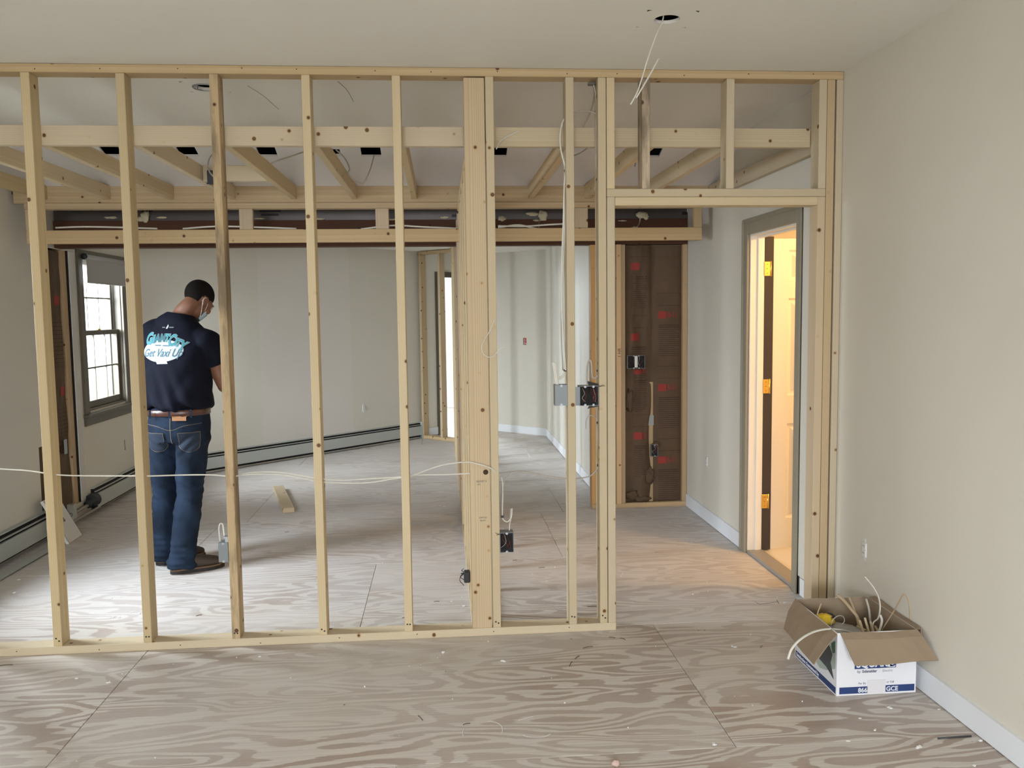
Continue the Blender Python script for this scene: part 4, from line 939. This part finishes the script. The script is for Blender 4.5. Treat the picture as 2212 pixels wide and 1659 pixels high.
flap('right_flap', [((X1b+.001, Y0b+.01, Zb), (X1b+.001, Y1b-.01, Zb)), ((-.010, Y0b+.02, Zb-.004), (-.008, Y1b-.01, Zb+.004)), ((-.005, Y0b+.02, Zb-.09), (-.005, Y1b-.01, Zb-.09))], 1)
flap('back_flap', [((X0b+.012, Y1b+.001, Zb), (X1b-.012, Y1b+.001, Zb)), ((X0b+.01, Y1b+.035, Zb-.02), (X1b-.012, Y1b+.035, Zb-.02)), ((X0b+.01, Y1b+.06, Zb-.11), (X1b-.01, Y1b+.06, Zb-.11))], 1)
yf = Y0b-.0006
def fb(a, b, c, d, m, nm='print', y=yf): return box(nm, (a, y-.0003, c), (b, y, d), m, cbx)
fb(X0b+.012, -.2445, .008, .036, NAVY, 'blue_band'); fb(-.168, X1b-.006, .009, .037, NAVY, 'blue_band')
tape = box('packing_tape', (-.244, yf-.0008, .002), (-.1685, yf, .062), paint('pale_tape', (.74,.73,.75), .35, .02), cbx)
FM = lambda x, z, y=yf-.0008: frame((x, y, z), (1,0,0), (0,0,1))
text_mesh('866', .026, FM(-.284, .0125), KW, parent=cbx, bold=.0006); text_mesh('GCE', .026, FM(-.166, .0135), KW, parent=cbx, bold=.0006)
text_mesh('For En', .0115, FM(-.283, .046), GREYT, parent=cbx); text_mesh('or Call', .0115, FM(-.165, .047), GREYT, parent=cbx)
text_mesh('by', .0155, FM(-.289, .094), GREYT, parent=cbx); text_mesh('Schneider', .0155, FM(-.268, .094), GREYT, parent=cbx, bold=.0007)
text_mesh('Electric', .0145, FM(-.183, .094), mat('light_grey_print', (.45,.46,.50), .6), parent=cbx)
fb(-.300, -.162, .110, .155, NAVY, 'logo_band'); text_mesh('SQUARE', .040, FM(-.293, .117), KW, parent=cbx, bold=.0012)
fb(-.161, -.126, .110, .155, NAVY, 'logo_square'); fb(-.158, -.129, .113, .152, KW, 'logo_square_inner', yf-.0004); text_mesh('D', .040, FM(-.154, .117), NAVY, parent=cbx, bold=.0012)
xl_ = X0b-.0006
LM = lambda y, z: frame((xl_-.0006, y, z), (0,-1,0), (0,0,1))
box('blue_band', (xl_-.0003, Y0b+.006, .007), (xl_, Y1b-.01, .034), NAVY, cbx)
text_mesh('Satisfaction Guaranteed by', .021, LM(Y1b-.02, .0135), KW, parent=cbx, bold=.0004)
def lside(pts, m, nm): mk(nm, pd([(xl_-.0004-.0002*(nm == 'picture_dark'), y, z) for y, z in pts], [tuple(range(len(pts)))]), m, cbx)
lside([(-.61,.07),(-.80,.225),(-.80,.11),(-.72,.07),(-.66,.055)], mat('pale_green_print', (.42,.50,.44), .5), 'picture')
lside([(-.60,.098),(-.68,.125),(-.74,.19),(-.775,.16),(-.76,.12),(-.79,.06),(-.72,.085)], mat('charcoal_print', (.06,.07,.08), .5), 'picture_dark')
lside([(-.76,.20),(-.795,.225),(-.797,.175),(-.775,.165)], mat('dark_green_print', (.05,.14,.08), .5), 'picture_dark')
# contents
TAN = mat('tan_sheath', (.42,.31,.19), .7)
def scrap(label, pts, r, m, name='cable_offcut', flat=.6): return setp(tube(name, [at(a, b, 1, c) for a, b, c in pts], r, m, seg=8, flat=flat), label, 'cable scrap', 'cable scraps in the box')
scrap('long white cable offcut curving out over the left flap of the box', [(1868,1378,-.72),(1835,1365,-.73),(1812,1360,-.745),(1785,1359,-.76),(1755,1366,-.79),(1728,1382,-.82),(1710,1402,-.83),(1702,1424,-.835)], .0058, WIREM)
scrap('tall cable offcut standing up in the box, tan at its tip', [(1888,1375,-.60),(1886,1347,-.60),(1897,1335,-.58),(1901,1312,-.56),(1897,1288,-.55),(1884,1265,-.54),(1868,1246,-.53)], .0050, WIREM)
scrap('thin tan wire bent in a sharp peak at the right of the box', [(1900,1372,-.70),(1912,1350,-.73),(1932,1318,-.79),(1950,1286,-.86),(1956,1284,-.87),(1962,1295,-.88),(1965,1315,-.885),(1966,1338,-.89)], .0034, TAN)
scrap('grey-green cable offcut leaning on the back of the box', [(1884,1365,-.56),(1880,1340,-.53),(1877,1315,-.50),(1871,1293,-.48)], .0052, WIREG)
scrap('short white cable stub curling up right of centre in the box', [(1895,1372,-.66),(1902,1355,-.65),(1905,1340,-.64),(1901,1328,-.63)], .0058, WIREM)
scrap('flat tan strip leaning to the upper left in the box', [(1858,1362,-.60),(1853,1335,-.57),(1838,1315,-.54),(1822,1296,-.51),(1808,1285,-.49)], .0072, TAN, 'sheath_strip', .35)
scrap('narrow tan strip behind the flat strip in the box', [(1856,1360,-.56),(1850,1332,-.53),(1842,1308,-.50),(1834,1290,-.48)], .005, TAN, 'sheath_strip', .4)
scrap('thin tan wire poking up at the left of the box', [(1766,1345,-.60),(1766,1326,-.58),(1770,1314,-.57),(1774,1304,-.56)], .003, TAN)
scrap('small wire loop over the yellow bag in the box', [(1795,1350,-.66),(1800,1338,-.65),(1812,1330,-.64),(1822,1333,-.64),(1824,1342,-.65),(1818,1350,-.66)], .0024, WIREG)
PAL = mat('pale_wood_scrap', (.50,.40,.25), .7)
for i, (a, b) in enumerate([((1879,1372,-.70), (1868,1334,-.66)), ((1866,1368,-.69), (1857,1340,-.64)), ((1888,1368,-.68), (1880,1342,-.65)), ((1850,1352,-.62), (1872,1362,-.66)), ((1898,1366,-.66), (1890,1352,-.6))]):
    setp(board_ab('wood_sliver', at(*a[:2], 1, a[2]), at(*b[:2], 1, b[2]), .010, .006, PAL), ['tallest pale wood sliver in the middle of the box', 'dull wood sliver left of the tallest one in the box', 'wood sliver right of the tallest one in the box', 'wood sliver lying flat at the front of the box scraps', 'short wood sliver behind the white cable stub in the box'][i], 'wood scrap', 'wood slivers in the box')
yg = thing('plastic_bag', 'crumpled yellow and clear plastic bag in the left of the box', 'bag', (-.3, -.6, .15))
blob('bag_body', (-.265, -.62, .172), .075, 4, mat('clear_grey_plastic', (.42,.41,.40), .3), yg, (1.25,1.2,.55), .5)
blob('yellow_print', (-.318, -.56, .222), .040, 8, mat('yellow_plastic', (.75,.52,.03), .4), yg, (1.1,1,.6), .4)
blob('dark_print', (-.292, -.556, .238), .020, 9, BLACKM, yg, (1.4,1,.5), .4)
setp(blob('scrap_heap', (-.20, -.60, .075), .09, 14, mat('dim_scraps', (.16,.12,.08), .9), None, (1.65,2.0,.85), .35), 'tangled heap of dim scraps filling the bottom of the box', 'debris', kind='stuff')
# ================================================================== THE MAN
def basis(deg):
    a = R_(deg); return Vector((math.sin(a), math.cos(a), 0)), Vector((math.cos(a), -math.sin(a), 0))
TF, TR = basis(20); JF, JR = basis(4)
def bz(z):
    return basis(4+16*max(0, min(1, (z-1.0)/.35)))
P0 = Vector((-3.565, 1.375, 0)); UZ = Vector((0, 0, 1))
man = thing('person', 'man in navy printed T-shirt, jeans and brown shoes, back turned and head bowed', 'person', tuple(P0))
def loft(bm, rings, seg=28, n=2.3, caps=True):
    """rings: (centre, side vector, depth vector, a, b)"""
    R = []
    for c, s, d, a, b in rings:
        row = []
        for k in range(seg):
            t = 2*math.pi*k/seg; x = math.copysign(abs(math.cos(t))**(2/n), math.cos(t)); y = math.copysign(abs(math.sin(t))**(2/n), math.sin(t))
            row.append(bm.verts.new(c+s*(a*x)+d*(b*y)))
        R.append(row)
    for A, B in zip(R, R[1:]):
        for k in range(seg): bm.faces.new((A[k], A[(k+1) % seg], B[(k+1) % seg], B[k]))
    if caps: bm.faces.new(R[0][::-1]); bm.faces.new(R[-1])
def limb(bm, pts, seg=20, sub=5, squash=1.0):
    """pts: (point, radius)"""
    P = cat_rom([p for p, r in pts], sub); rr = []
    for i in range(len(P)):
        f = i/sub; k = min(int(f), len(pts)-2); u = f-k; rr.append(pts[k][1]*(1-u)+pts[k+1][1]*u)
    rings = []; up = None
    for i, p in enumerate(P):
        t = (P[min(i+1, len(P)-1)]-P[max(i-1, 0)]).normalized()
        if up is None: up = TF.copy() if abs(t.dot(TF)) < .9 else UZ.copy()
        s = t.cross(up).normalized(); up = s.cross(t).normalized()
        rings.append((p, s, up, rr[i], rr[i]*squash))
    # rounded ends
    t0 = (P[0]-P[1]).normalized(); t1 = (P[-1]-P[-2]).normalized()
    pre = [(P[0]+t0*rr[0]*k, rings[0][1], rings[0][2], rr[0]*math.sqrt(1-k*k), rr[0]*squash*math.sqrt(1-k*k)) for k in (.92, .6)]
    post = [(P[-1]+t1*rr[-1]*k, rings[-1][1], rings[-1][2], rr[-1]*math.sqrt(1-k*k), rr[-1]*squash*math.sqrt(1-k*k)) for k in (.6, .92)]
    loft(bm, pre+rings+post, seg, 2)
def ell(bm, c, ax, rad, sub=3):
    r = bmesh.ops.create_icosphere(bm, subdivisions=sub, radius=1)
    for v in r['verts']: v.co = c+ax[0]*(v.co.x*rad[0])+ax[1]*(v.co.y*rad[1])+ax[2]*(v.co.z*rad[2])
def remesh(bm, vox, sm=6, fac=.5):
    me = bmmesh(bm); o = bpy.data.objects.new('tmp', me); COL.objects.link(o)
    m = o.modifiers.new('r', 'REMESH'); m.mode = 'VOXEL'; m.voxel_size = vox
    s = o.modifiers.new('s', 'SMOOTH'); s.iterations = sm; s.factor = fac
    dg = bpy.context.evaluated_depsgraph_get(); out = bpy.data.meshes.new_from_object(o.evaluated_get(dg)); bpy.data.objects.remove(o); return out
def displace(me, fn):
    nr = [v.normal.copy() for v in me.vertices]
    for v, n in zip(me.vertices, nr): v.co = v.co+n*fn(v.co, n)
    me.update()
def TP(r, f, z):
    F_, Q_ = bz(z); return P0+Q_*r+F_*f+UZ*z
tilt = (TR+UZ*-.13).normalized()
# key points
SR, SL = TP(.185, .045, 1.425), TP(-.185, .03, 1.475)
ER, EL = TP(.262, .085, 1.135), TP(-.255, .07, 1.18)
WR, WL_ = TP(.13, .315, 1.185), TP(-.10, .31, 1.20)
# head frame
HF, HR = basis(30); pit = R_(40)
hf = HF*math.cos(pit)-UZ*math.sin(pit); hu = UZ*math.cos(pit)+HF*math.sin(pit)
rol = R_(7); hr = HR*math.cos(rol)-hu*math.sin(rol); hu = HR*math.sin(rol)+hu*math.cos(rol)
HC = Vector((-3.452, 1.50, 1.668)); HX = (hr, hf, hu)
def hp_(x, y, z): return HC+hr*x+hf*y+hu*z
SKIN = mat('skin', (.36,.17,.105), .5); _v = coords(SKIN); L(SKIN, mix(SKIN, ntex(SKIN, _v, 30, 3), (.18,.08,.045), (.23,.105,.062)), pb(SKIN).inputs['Base Color'])
# ---- body: one continuous surface
bm = bmesh.new()
ell(bm, hp_(0, -.012, .030), HX, (.076, .096, .088)); ell(bm, hp_(0, .030, -.045), HX, (.060, .066, .068)); ell(bm, hp_(0, .062, -.075), HX, (.034, .034, .034))
ell(bm, hp_(0, .055, .005), HX, (.058, .045, .05)); ell(bm, hp_(0, .101, -.020), HX, (.012, .018, .022)); ell(bm, hp_(0, .090, .006), HX, (.009, .014, .028))
for s in (-1, 1):
    ell(bm, hp_(s*.079, -.004, -.012), (hr*.9+hf*.3*s, hf, hu), (.010, .021, .033)); ell(bm, hp_(s*.045, .070, -.03), HX, (.022, .022, .022)); ell(bm, hp_(s*.03, .088, .024), HX, (.022, .012, .008))
limb(bm, [(TP(0, .05, 1.50), .085), (TP(.0, .078, 1.575), .058), (hp_(0, -.028, -.07), .051), (hp_(0, -.01, -.01), .052)], squash=.98)
TS = [(.93, 0, .150, .100), (1.0, 0, .150, .100), (1.12, 0, .160, .108), (1.28, .005, .18, .112), (1.40, .022, .20, .112), (1.47, .038, .17, .095), (1.53, .05, .10, .075), (1.57, .062, .062, .058)]
loft(bm, [(TP(0, f, z), (tilt if z > 1.25 else bz(z)[1]), bz(z)[0], a, b) for z, f, a, b in TS])
for S, E, Wr, sg in ((SR, ER, WR, 1), (SL, EL, WL_, -1)):
    limb(bm, [(S, .060), (S.lerp(E, .5), .055), (E, .043), (E.lerp(Wr, .35), .046), (E.lerp(Wr, .8), .031), (Wr, .028)])
    # hand: palm, five fingers with bends, thumb from the side
    hd = (TP(.015*sg, .40, 1.215)-Wr).normalized(); hn = (UZ*-.35-TR*sg*.9); hn = (hn-hd*hn.dot(hd)).normalized(); hs = hd.cross(hn).normalized()
    if hs.z < 0: hs = -hs
    pc = Wr+hd*.055; ell(bm, pc, (hs, hn, hd), (.041, .016, .052))
    for k, (q, ln) in enumerate(((.031, .070), (.011, .078), (-.010, .073), (-.029, .058))):
        b0_ = Wr+hd*.088+hs*q; j1 = b0_+hd*ln*.42+hn*.012; j2 = j1+hd*ln*.22+hn*.026; j3 = j2+hn*.022-hd*.004
        limb(bm, [(Wr+hd*.06+hs*q*.9, .0105), (b0_, .0100), (j1, .0092), (j2, .0085), (j3, .0075)], 10, 3)
    limb(bm, [(Wr+hd*.022+hs*.024, .013), (Wr+hd*.052+hs*.050+hn*.012, .012), (Wr+hd*.078+hs*.052+hn*.028, .010), (Wr+hd*.096+hs*.042+hn*.040, .0085)], 10, 3)
HRt, HLt = TP(.088, 0, .90), TP(-.088, 0, .90)
KR, KL = Vector((-3.505, 1.335, .50)), Vector((-3.682, 1.44, .50))
AR, AL = Vector((-3.545, 1.262, .10)), Vector((-3.712, 1.462, .10))
for h, k, a in ((HRt, KR, AR), (HLt, KL, AL)): limb(bm, [(h, .085), (h.lerp(k, .45), .072), (k, .052), (k.lerp(a, .35), .050), (a, .036)])
body = mk('body', remesh(bm, .0065, 3), SKIN, man, smooth=True)
# ---- hair
HAIR = mat('dark_cropped_hair', (.010,.008,.007), .9, spec=.1); bump(HAIR, ntex(HAIR, coords(HAIR), 420, 2), .6, .002)
bm = bmesh.new(); bmesh.ops.create_uvsphere(bm, u_segments=64, v_segments=40, radius=1)
kill = []
for v in bm.verts:
    x, y, z = v.co.x*.0795, v.co.y*.0995-.012, v.co.z*.0915+.030
    front = max(0, y); line = -.085 if y < -.02 else (-.085+(y+.02)*1.7 if y < .03 else .0+front*.5)
    if abs(x) > .055 and -.03 < y < .03: line = max(line, .012)
    line += .004*noise.noise(Vector((x, y, z))*60)
    if z < line: kill.append(v)
    v.co = hp_(x, y, z)
bmesh.ops.delete(bm, geom=kill, context='VERTS'); mk('hair', bmmesh(bm), HAIR, body, smooth=True)
# ---- face mask pulled below the nose, with ear loops
MASK = paint('pale_blue_mask', (.42,.56,.62), .8, .02)
bm = bmesh.new(); g = []
for i in range(9):
    u = -1+2*i/8; row = []
    for j in range(7):
        w = j/6; z = -.108+.062*w; rx = .062-.012*(1-w); yy = .036+.072*math.sqrt(max(0, 1-(u*.98)**2))*(.72+.28*w)
        row.append(bm.verts.new(hp_(u*rx, yy, z)))
    g.append(row)
for i in range(8):
    for j in range(6): bm.faces.new((g[i][j], g[i+1][j], g[i+1][j+1], g[i][j+1]))
bmesh.ops.recalc_face_normals(bm, faces=bm.faces); bmesh.ops.solidify(bm, geom=bm.faces[:], thickness=.003)
mask = mk('face_mask', bmmesh(bm), MASK, man, smooth=True)
for s in (-1, 1): tube('ear_loop', [hp_(s*.060, .040, -.104), hp_(s*.070, .020, -.075), hp_(s*.084, -.022, -.030), hp_(s*.083, -.024, .004), hp_(s*.076, .02, -.01), hp_(s*.062, .042, -.05)], .0014, PLASTW, mask, seg=6)
for s in (-1, 1):
    bm = bmesh.new(); ell(bm, hp_(s*.030, .093, .010), HX, (.011, .010, .008), 2); mk('eye', bmmesh(bm), mat('eye_white', (.6,.55,.5), .3) if 'eye_white' not in bpy.data.materials else bpy.data.materials['eye_white'], body, smooth=True)
# ---- T-shirt
NAVYC = mat('navy_cotton', (.0033,.0045,.0125), .85, spec=.2); bump(NAVYC, ntex(NAVYC, coords(NAVYC), 300, 2), .3, .001)
bm = bmesh.new()
TS = [(.998, 0, .188, .146), (1.014, 0, .208, .162), (1.045, 0, .213, .168), (1.11, 0, .206, .161), (1.20, 0, .207, .156), (1.30, .006, .218, .152), (1.40, .024, .222, .143), (1.46, .036, .208, .128), (1.50, .045, .172, .112), (1.535, .053, .128, .096), (1.562, .062, .092, .082), (1.574, .066, .078, .074)]
loft(bm, [(TP(0, f, z), (tilt if z > 1.25 else bz(z)[1]), (bz(z)[0]-UZ*.25*(z > 1.5)).normalized(), a, b) for z, f, a, b in TS], 36, 2.2)
for S, E in ((SR, ER), (SL, EL)): 
    g_ = 1 if S is SR else -1; a, b = S-TR*(.02*g_), S.lerp(E, .54)
    ell(bm, S-TR*(.045*g_)+UZ*-.005, (TR, TF, UZ), (.115, .098, .078)); ell(bm, S+TR*(.0*g_)+UZ*-.02, (TR, TF, UZ), (.092, .095, .075))
    P = [(a, .088), (S.lerp(E, .15), .088), (S.lerp(E, .35), .082), (b, .080)]
    d = (E-S).normalized(); s = d.cross(TF).normalized(); u = s.cross(d)
    loft(bm, [(a, s, u, .088, .092), (S.lerp(E, .12), s, u, .089, .093), (S.lerp(E, .3), s, u, .083, .088), (b, s, u, .079, .085)], 24, 2)
sh_me = remesh(bm, .0075, 5)
def shirt_fold(p, n):
    r = (p-P0).dot(TR); z = p.z; f = (p-P0).dot(TF)
    lo = max(0, min(1, (1.32-z)/.25))
    a = .013*lo*noise.noise(Vector((r*15+(z-1.2)*5, z*1.9+f*2, 2.1)))*1.4
    b = .009*noise.noise(Vector((r*9-(z)*6, z*3.2, f*3+7)))
    c = .010*max(0, 1-abs(z-1.01)/.05)*noise.noise(Vector((r*16, z*9, f*12)))
    return 1.9*(a+b)+1.6*c
displace(sh_me, shirt_fold)
shirt = mk('t_shirt', sh_me, NAVYC, man, smooth=True)
bvS = BVHTree.FromPolygons([v.co.copy() for v in sh_me.vertices], [tuple(p.vertices) for p in sh_me.polygons])
def proj_back(bv, me, M, off, m, name, par, sub=0, D=None, **kw):
    D = D or TF
    """drapes a flat mesh (x right, y up, metres) on the back of the clothing"""
    bm = bmesh.new(); bm.from_mesh(me); bmesh.ops.triangulate(bm, faces=bm.faces)
    for _ in range(sub):
        es = [e for e in bm.edges if e.calc_length() > .012]
        if es: bmesh.ops.subdivide_edges(bm, edges=es, cuts=1); bmesh.ops.triangulate(bm, faces=bm.faces)
    for v in bm.verts:
        q = M @ v.co; h = bv.ray_cast(q-D*.5, D)
        v.co = (h[0]+h[1]*off*(1 if h[1].dot(D) < 0 else -1)) if h[0] is not None else q-D*.15
    return mk(name, bmmesh(bm), m, par, **kw)
BM = frame(TP(-.002, 0, 1.385), TR, UZ) @ Matrix.Diagonal((.9, 1, 1, 1))
def poly(pts): return pd([(x, y, 0) for x, y in pts], [tuple(range(len(pts)))])
PW = paint('white_shirt_print', (.50,.54,.58), .8, .02, 0); PT = mat('teal_shirt_print', (.07,.27,.31), .8); PD = mat('slate_shirt_print', (.06,.15,.20), .8); PT2 = mat('deep_teal_print', (.04,.15,.18), .8)
el = [(.150*math.cos(t), -.026+.066*math.sin(t)) for t in [2*math.pi*k/40 for k in range(40)]]
prt = proj_back(bvS, poly(el), BM, .0018, PW, 'back_print', shirt, 4)
proj_back(bvS, poly([(-.03,-.088), (.05,-.085), (.06,-.102), (-.02,-.104)]), BM, .0018, PW, 'print_banner', prt, 2)
def let(ch, x, y, s, m, off, rot=0, bold=.003, sx=1, shear=0):
    me = text_mesh(ch, s, Matrix.Translation((x, y, 0)) @ Matrix.Rotation(R_(rot), 4, 'Z') @ Matrix.Diagonal((sx, 1, 1, 1)), m, ext=0, name=None, bold=bold, shear=shear)
    return proj_back(bvS, me, BM, off, m, 'print_letter', prt, 1)
for ch, x, y, s, rot, sx in (('G',-.135,.008,.095,12,.85), ('I',-.077,.022,.062,8,1), ('A',-.062,.026,.062,5,.85), ('N',-.026,.030,.058,1,.8), ('T',.008,.031,.058,-3,.85), ('C',.035,.010,.090,-8,.75), ('I',.081,.010,.056,-14,1), ('T',.092,.006,.056,-18,.8), ('Y',.114,-.016,.074,-20,.8)):
    let(ch, x, y, s, PW, .0026, rot, .006, sx); let(ch, x, y, s, PT2 if ch in 'NA' else PT, .0038, rot, .0045, sx)
me = text_mesh('Get Vaxi Up', .066, Matrix.Translation((-.142, -.060, 0)) @ Matrix.Diagonal((.86, 1, 1, 1)), PD, ext=0, name=None, bold=.0008, shear=.35); proj_back(bvS, me, BM, .0032, PD, 'print_script', prt, 1)
for x0, x1, y in ((-.055,-.01,.005), (.005,.055,.002)): proj_back(bvS, poly([(x0,y),(x1,y-.002),(x1,y+.004),(x0,y+.006)]), BM, .0030, PD, 'print_line', prt, 1)
proj_back(bvS, poly([(-.008,.105),(.004,.105),(.008,.120),(.001,.132),(-.004,.120)]), BM, .0025, PW, 'neck_print', shirt, 0)
for x0, x1 in ((-.040,-.018), (.014,.045)): proj_back(bvS, poly([(x0,.110),(x1,.110),(x1,.116),(x0,.116)]), BM, .0025, mat('faded_print', (.2,.21,.23), .8) if 'faded_print' not in bpy.data.materials else bpy.data.materials['faded_print'], 'neck_print', shirt, 0)
# ---- jeans
DENIM = mat('blue_denim', (.02,.045,.10), .85, spec=.2); _v = coords(DENIM, 'Object')
_c = mix(DENIM, ramp(DENIM, ntex(DENIM, _v, 7, 3), [(.35, (0,0,0)), (.7, (1,1,1))]), (.0055,.0105,.022), (.015,.030,.058))
L(DENIM, _c, pb(DENIM).inputs['Base Color']); bump(DENIM, ntex(DENIM, _v, 500, 2), .3, .001)
bm = bmesh.new()
loft(bm, [(TP(0, 0, z), JR, JF, a, b) for z, a, b in ((.80, .168, .125), (.85, .182, .143), (.90, .186, .150), (.95, .182, .142), (1.012, .180, .138))], 36, 2.2)
def leg(h, k, a, out):
    rs = []
    K = [(h+UZ*.02, .094, .118), (h.lerp(k, .28), .100, .116), (h.lerp(k, .62), .088, .100), (k, .078, .088), (k.lerp(a, .4), .078, .088), (k.lerp(a, .8), .078, .090), (a+UZ*-.03, .082, .094), (a+UZ*-.062, .085, .098)]
    for i in range(len(K)-1):
        for q in range(4):
            t = q/4; rs.append((K[i][0].lerp(K[i+1][0], t), JR, JF, K[i][1]*(1-t)+K[i+1][1]*t, K[i][2]*(1-t)+K[i+1][2]*t))
    rs.append((K[-1][0], JR, JF, K[-1][1], K[-1][2])); loft(bm, rs, 30, 2.1)
leg(HRt, KR, AR, 1); leg(HLt, KL, AL, -1)
je = remesh(bm, .0075, 4)
def jean_fold(p, n):
    z = p.z; r = (p-P0).dot(JR); f = (p-P0).dot(JF)
    k = max(0, 1-abs(z-.47)/.22); h = max(0, 1-z/.26); c = max(0, 1-abs(z-.78)/.12)
    w = noise.noise(Vector((r*5+f*4, z*22, 1.3)))
    d = .004*noise.noise(Vector((r*10, f*10, z*4)))
    return 2.4*d+.016*k*noise.noise(Vector((r*7+f*5, (z+r*.6)*26, 4)))+.022*h*noise.noise(Vector((r*6+f*6, z*34, 9)))+.018*c*noise.noise(Vector((r*8, (z-abs(r)*.9)*20, 3)))
displace(je, jean_fold)
jeans = mk('jeans', je, DENIM, man, smooth=True)
bvJ = BVHTree.FromPolygons([v.co.copy() for v in je.vertices], [tuple(p.vertices) for p in je.polygons])
STI = mat('denim_stitching', (.16,.13,.09), .8)
JM = frame(TP(0, 0, .0), JR, UZ)
def strip(bv, pts, w, off, m, name, par):
    P = [Vector((x, y, 0)) for x, y in pts]; P = cat_rom(P, 4); vs = []; fs = []
    for i, p in enumerate(P):
        t = (P[min(i+1, len(P)-1)]-P[max(i-1, 0)]).normalized(); nrm = Vector((-t.y, t.x, 0)); vs += [p+nrm*w, p-nrm*w]
        if i: fs.append((2*i-2, 2*i-1, 2*i+1, 2*i))
    return proj_back(bv, pd(vs, fs), JM, off, m, name, par, 0, JF)
POCK = mat('pocket_denim', (.010,.020,.040), .85)
for s in (-1, 1):
    c = s*.099
    pk = proj_back(bvJ, poly([(c-.056,.865), (c+.056,.866), (c+.054,.775), (c,.740), (c-.054,.775)]), JM, .0065, POCK, 'back_pocket', jeans, 5, JF)
    strip(bvJ, [(c-.056,.863), (c-.02,.864), (c+.02,.864), (c+.056,.864)], 0.0013, .009, STI, 'stitching', pk)
    strip(bvJ, [(c-.055,.865), (c-.054,.82), (c-.052,.777), (c,.743), (c+.052,.777), (c+.055,.865)], .001, .0088, STI, 'stitching', pk)
strip(bvJ, [(-.165,.915), (-.08,.905), (0,.88), (.08,.905), (.165,.915)], .0012, .005, STI, 'yoke_stitching', jeans)
strip(bvJ, [(0,.965), (0,.88), (0,.80), (0,.77)], .0016, .005, STI, 'seat_seam', jeans)
LEA = mat('brown_belt_leather', (.075,.030,.020), .3, spec=.6)
bm = bmesh.new(); g = []
for k in range(64):
    t = 2*math.pi*k/64; x = math.copysign(abs(math.cos(t))**.91, math.cos(t)); y = math.copysign(abs(math.sin(t))**.91, math.sin(t)); g.append([bm.verts.new(TP(0, 0, z)+JR*(x*a)+JF*(y*b)) for z, a, b in ((.962, .186, .146), (.966, .190, .150), (.998, .190, .150), (1.002, .186, .146))])
for k in range(64):
    for j in range(3): bm.faces.new((g[k][j], g[(k+1) % 64][j], g[(k+1) % 64][j+1], g[k][j+1]))
bmesh.ops.recalc_face_normals(bm, faces=bm.faces); bmesh.ops.solidify(bm, geom=bm.faces[:], thickness=.003); belt = mk('belt', bmmesh(bm), LEA, man, smooth=True)
bvB = BVHTree.FromPolygons([v.co.copy() for v in belt.data.vertices], [tuple(p.vertices) for p in belt.data.polygons])
for x in (-.115, .0, .13): proj_back(bvB, poly([(x-.006, .955), (x+.006, .955), (x+.006, 1.006), (x-.006, 1.006)]), JM, .002, DENIM, 'belt_loop', jeans, 0, JF)
proj_back(bvB, poly([(.015, .938), (.100, .938), (.100, .966), (.015, .966)]), JM, .004, mat('tan_leather_patch', (.32,.15,.06), .6), 'leather_patch', jeans, 2, JF)
# ---- shoes
SH = mat('dark_brown_suede', (.055,.040,.028), .75); SOLE = mat('dark_rubber_sole', (.018,.014,.012), .6); MID = mat('tan_midsole', (.16,.095,.05), .7)
def shoe(heel, deg):
    f, r = basis(deg); bm = bmesh.new()
    prof = [(-.012,.030,.052,.095), (.01,.040,.058,.112), (.05,.042,.060,.118), (.09,.042,.058,.105), (.13,.046,.050,.085), (.18,.052,.046,.070), (.225,.052,.042,.060), (.262,.046,.036,.050), (.288,.034,.030,.038), (.300,.016,.026,.030)]
    loft(bm, [(heel+f*s+UZ*(.020+h/2), r, UZ, w, h/2) for s, w, _, h in prof], 22, 2.4)
    o = mk('shoe', remesh(bm, .005, 3), SH, man, smooth=True)
    out = [(-.016, .0), (-.008, .026), (.02, .040), (.08, .043), (.13, .047), (.19, .056), (.24, .054), (.28, .040), (.303, .016), (.307, 0)]
    full = out+[(s, -w) for s, w in out[-2:0:-1]]
    for nm, z0, z1, k, mm in (('sole', .0, .020, 1.0, SOLE), ('midsole', .0205, .029, .98, MID)):
        bm = bmesh.new(); A = [bm.verts.new(heel+f*(s*k+.002)+r*w*k+UZ*(z0+(.012 if nm == 'sole' and .10 < s < .11 else 0))) for s, w in full]; B = [bm.verts.new(heel+f*(s*k+.002)+r*w*k+UZ*z1) for s, w in full]
        bm.faces.new(A[::-1]); bm.faces.new(B)
        for i in range(len(A)): bm.faces.new((A[i], A[(i+1) % len(A)], B[(i+1) % len(A)], B[i]))
        mk(nm, bmmesh(bm), mm, o)
shoe(Vector((-3.598, 1.222, 0)), 63); shoe(Vector((-3.748, 1.425, 0)), 50)
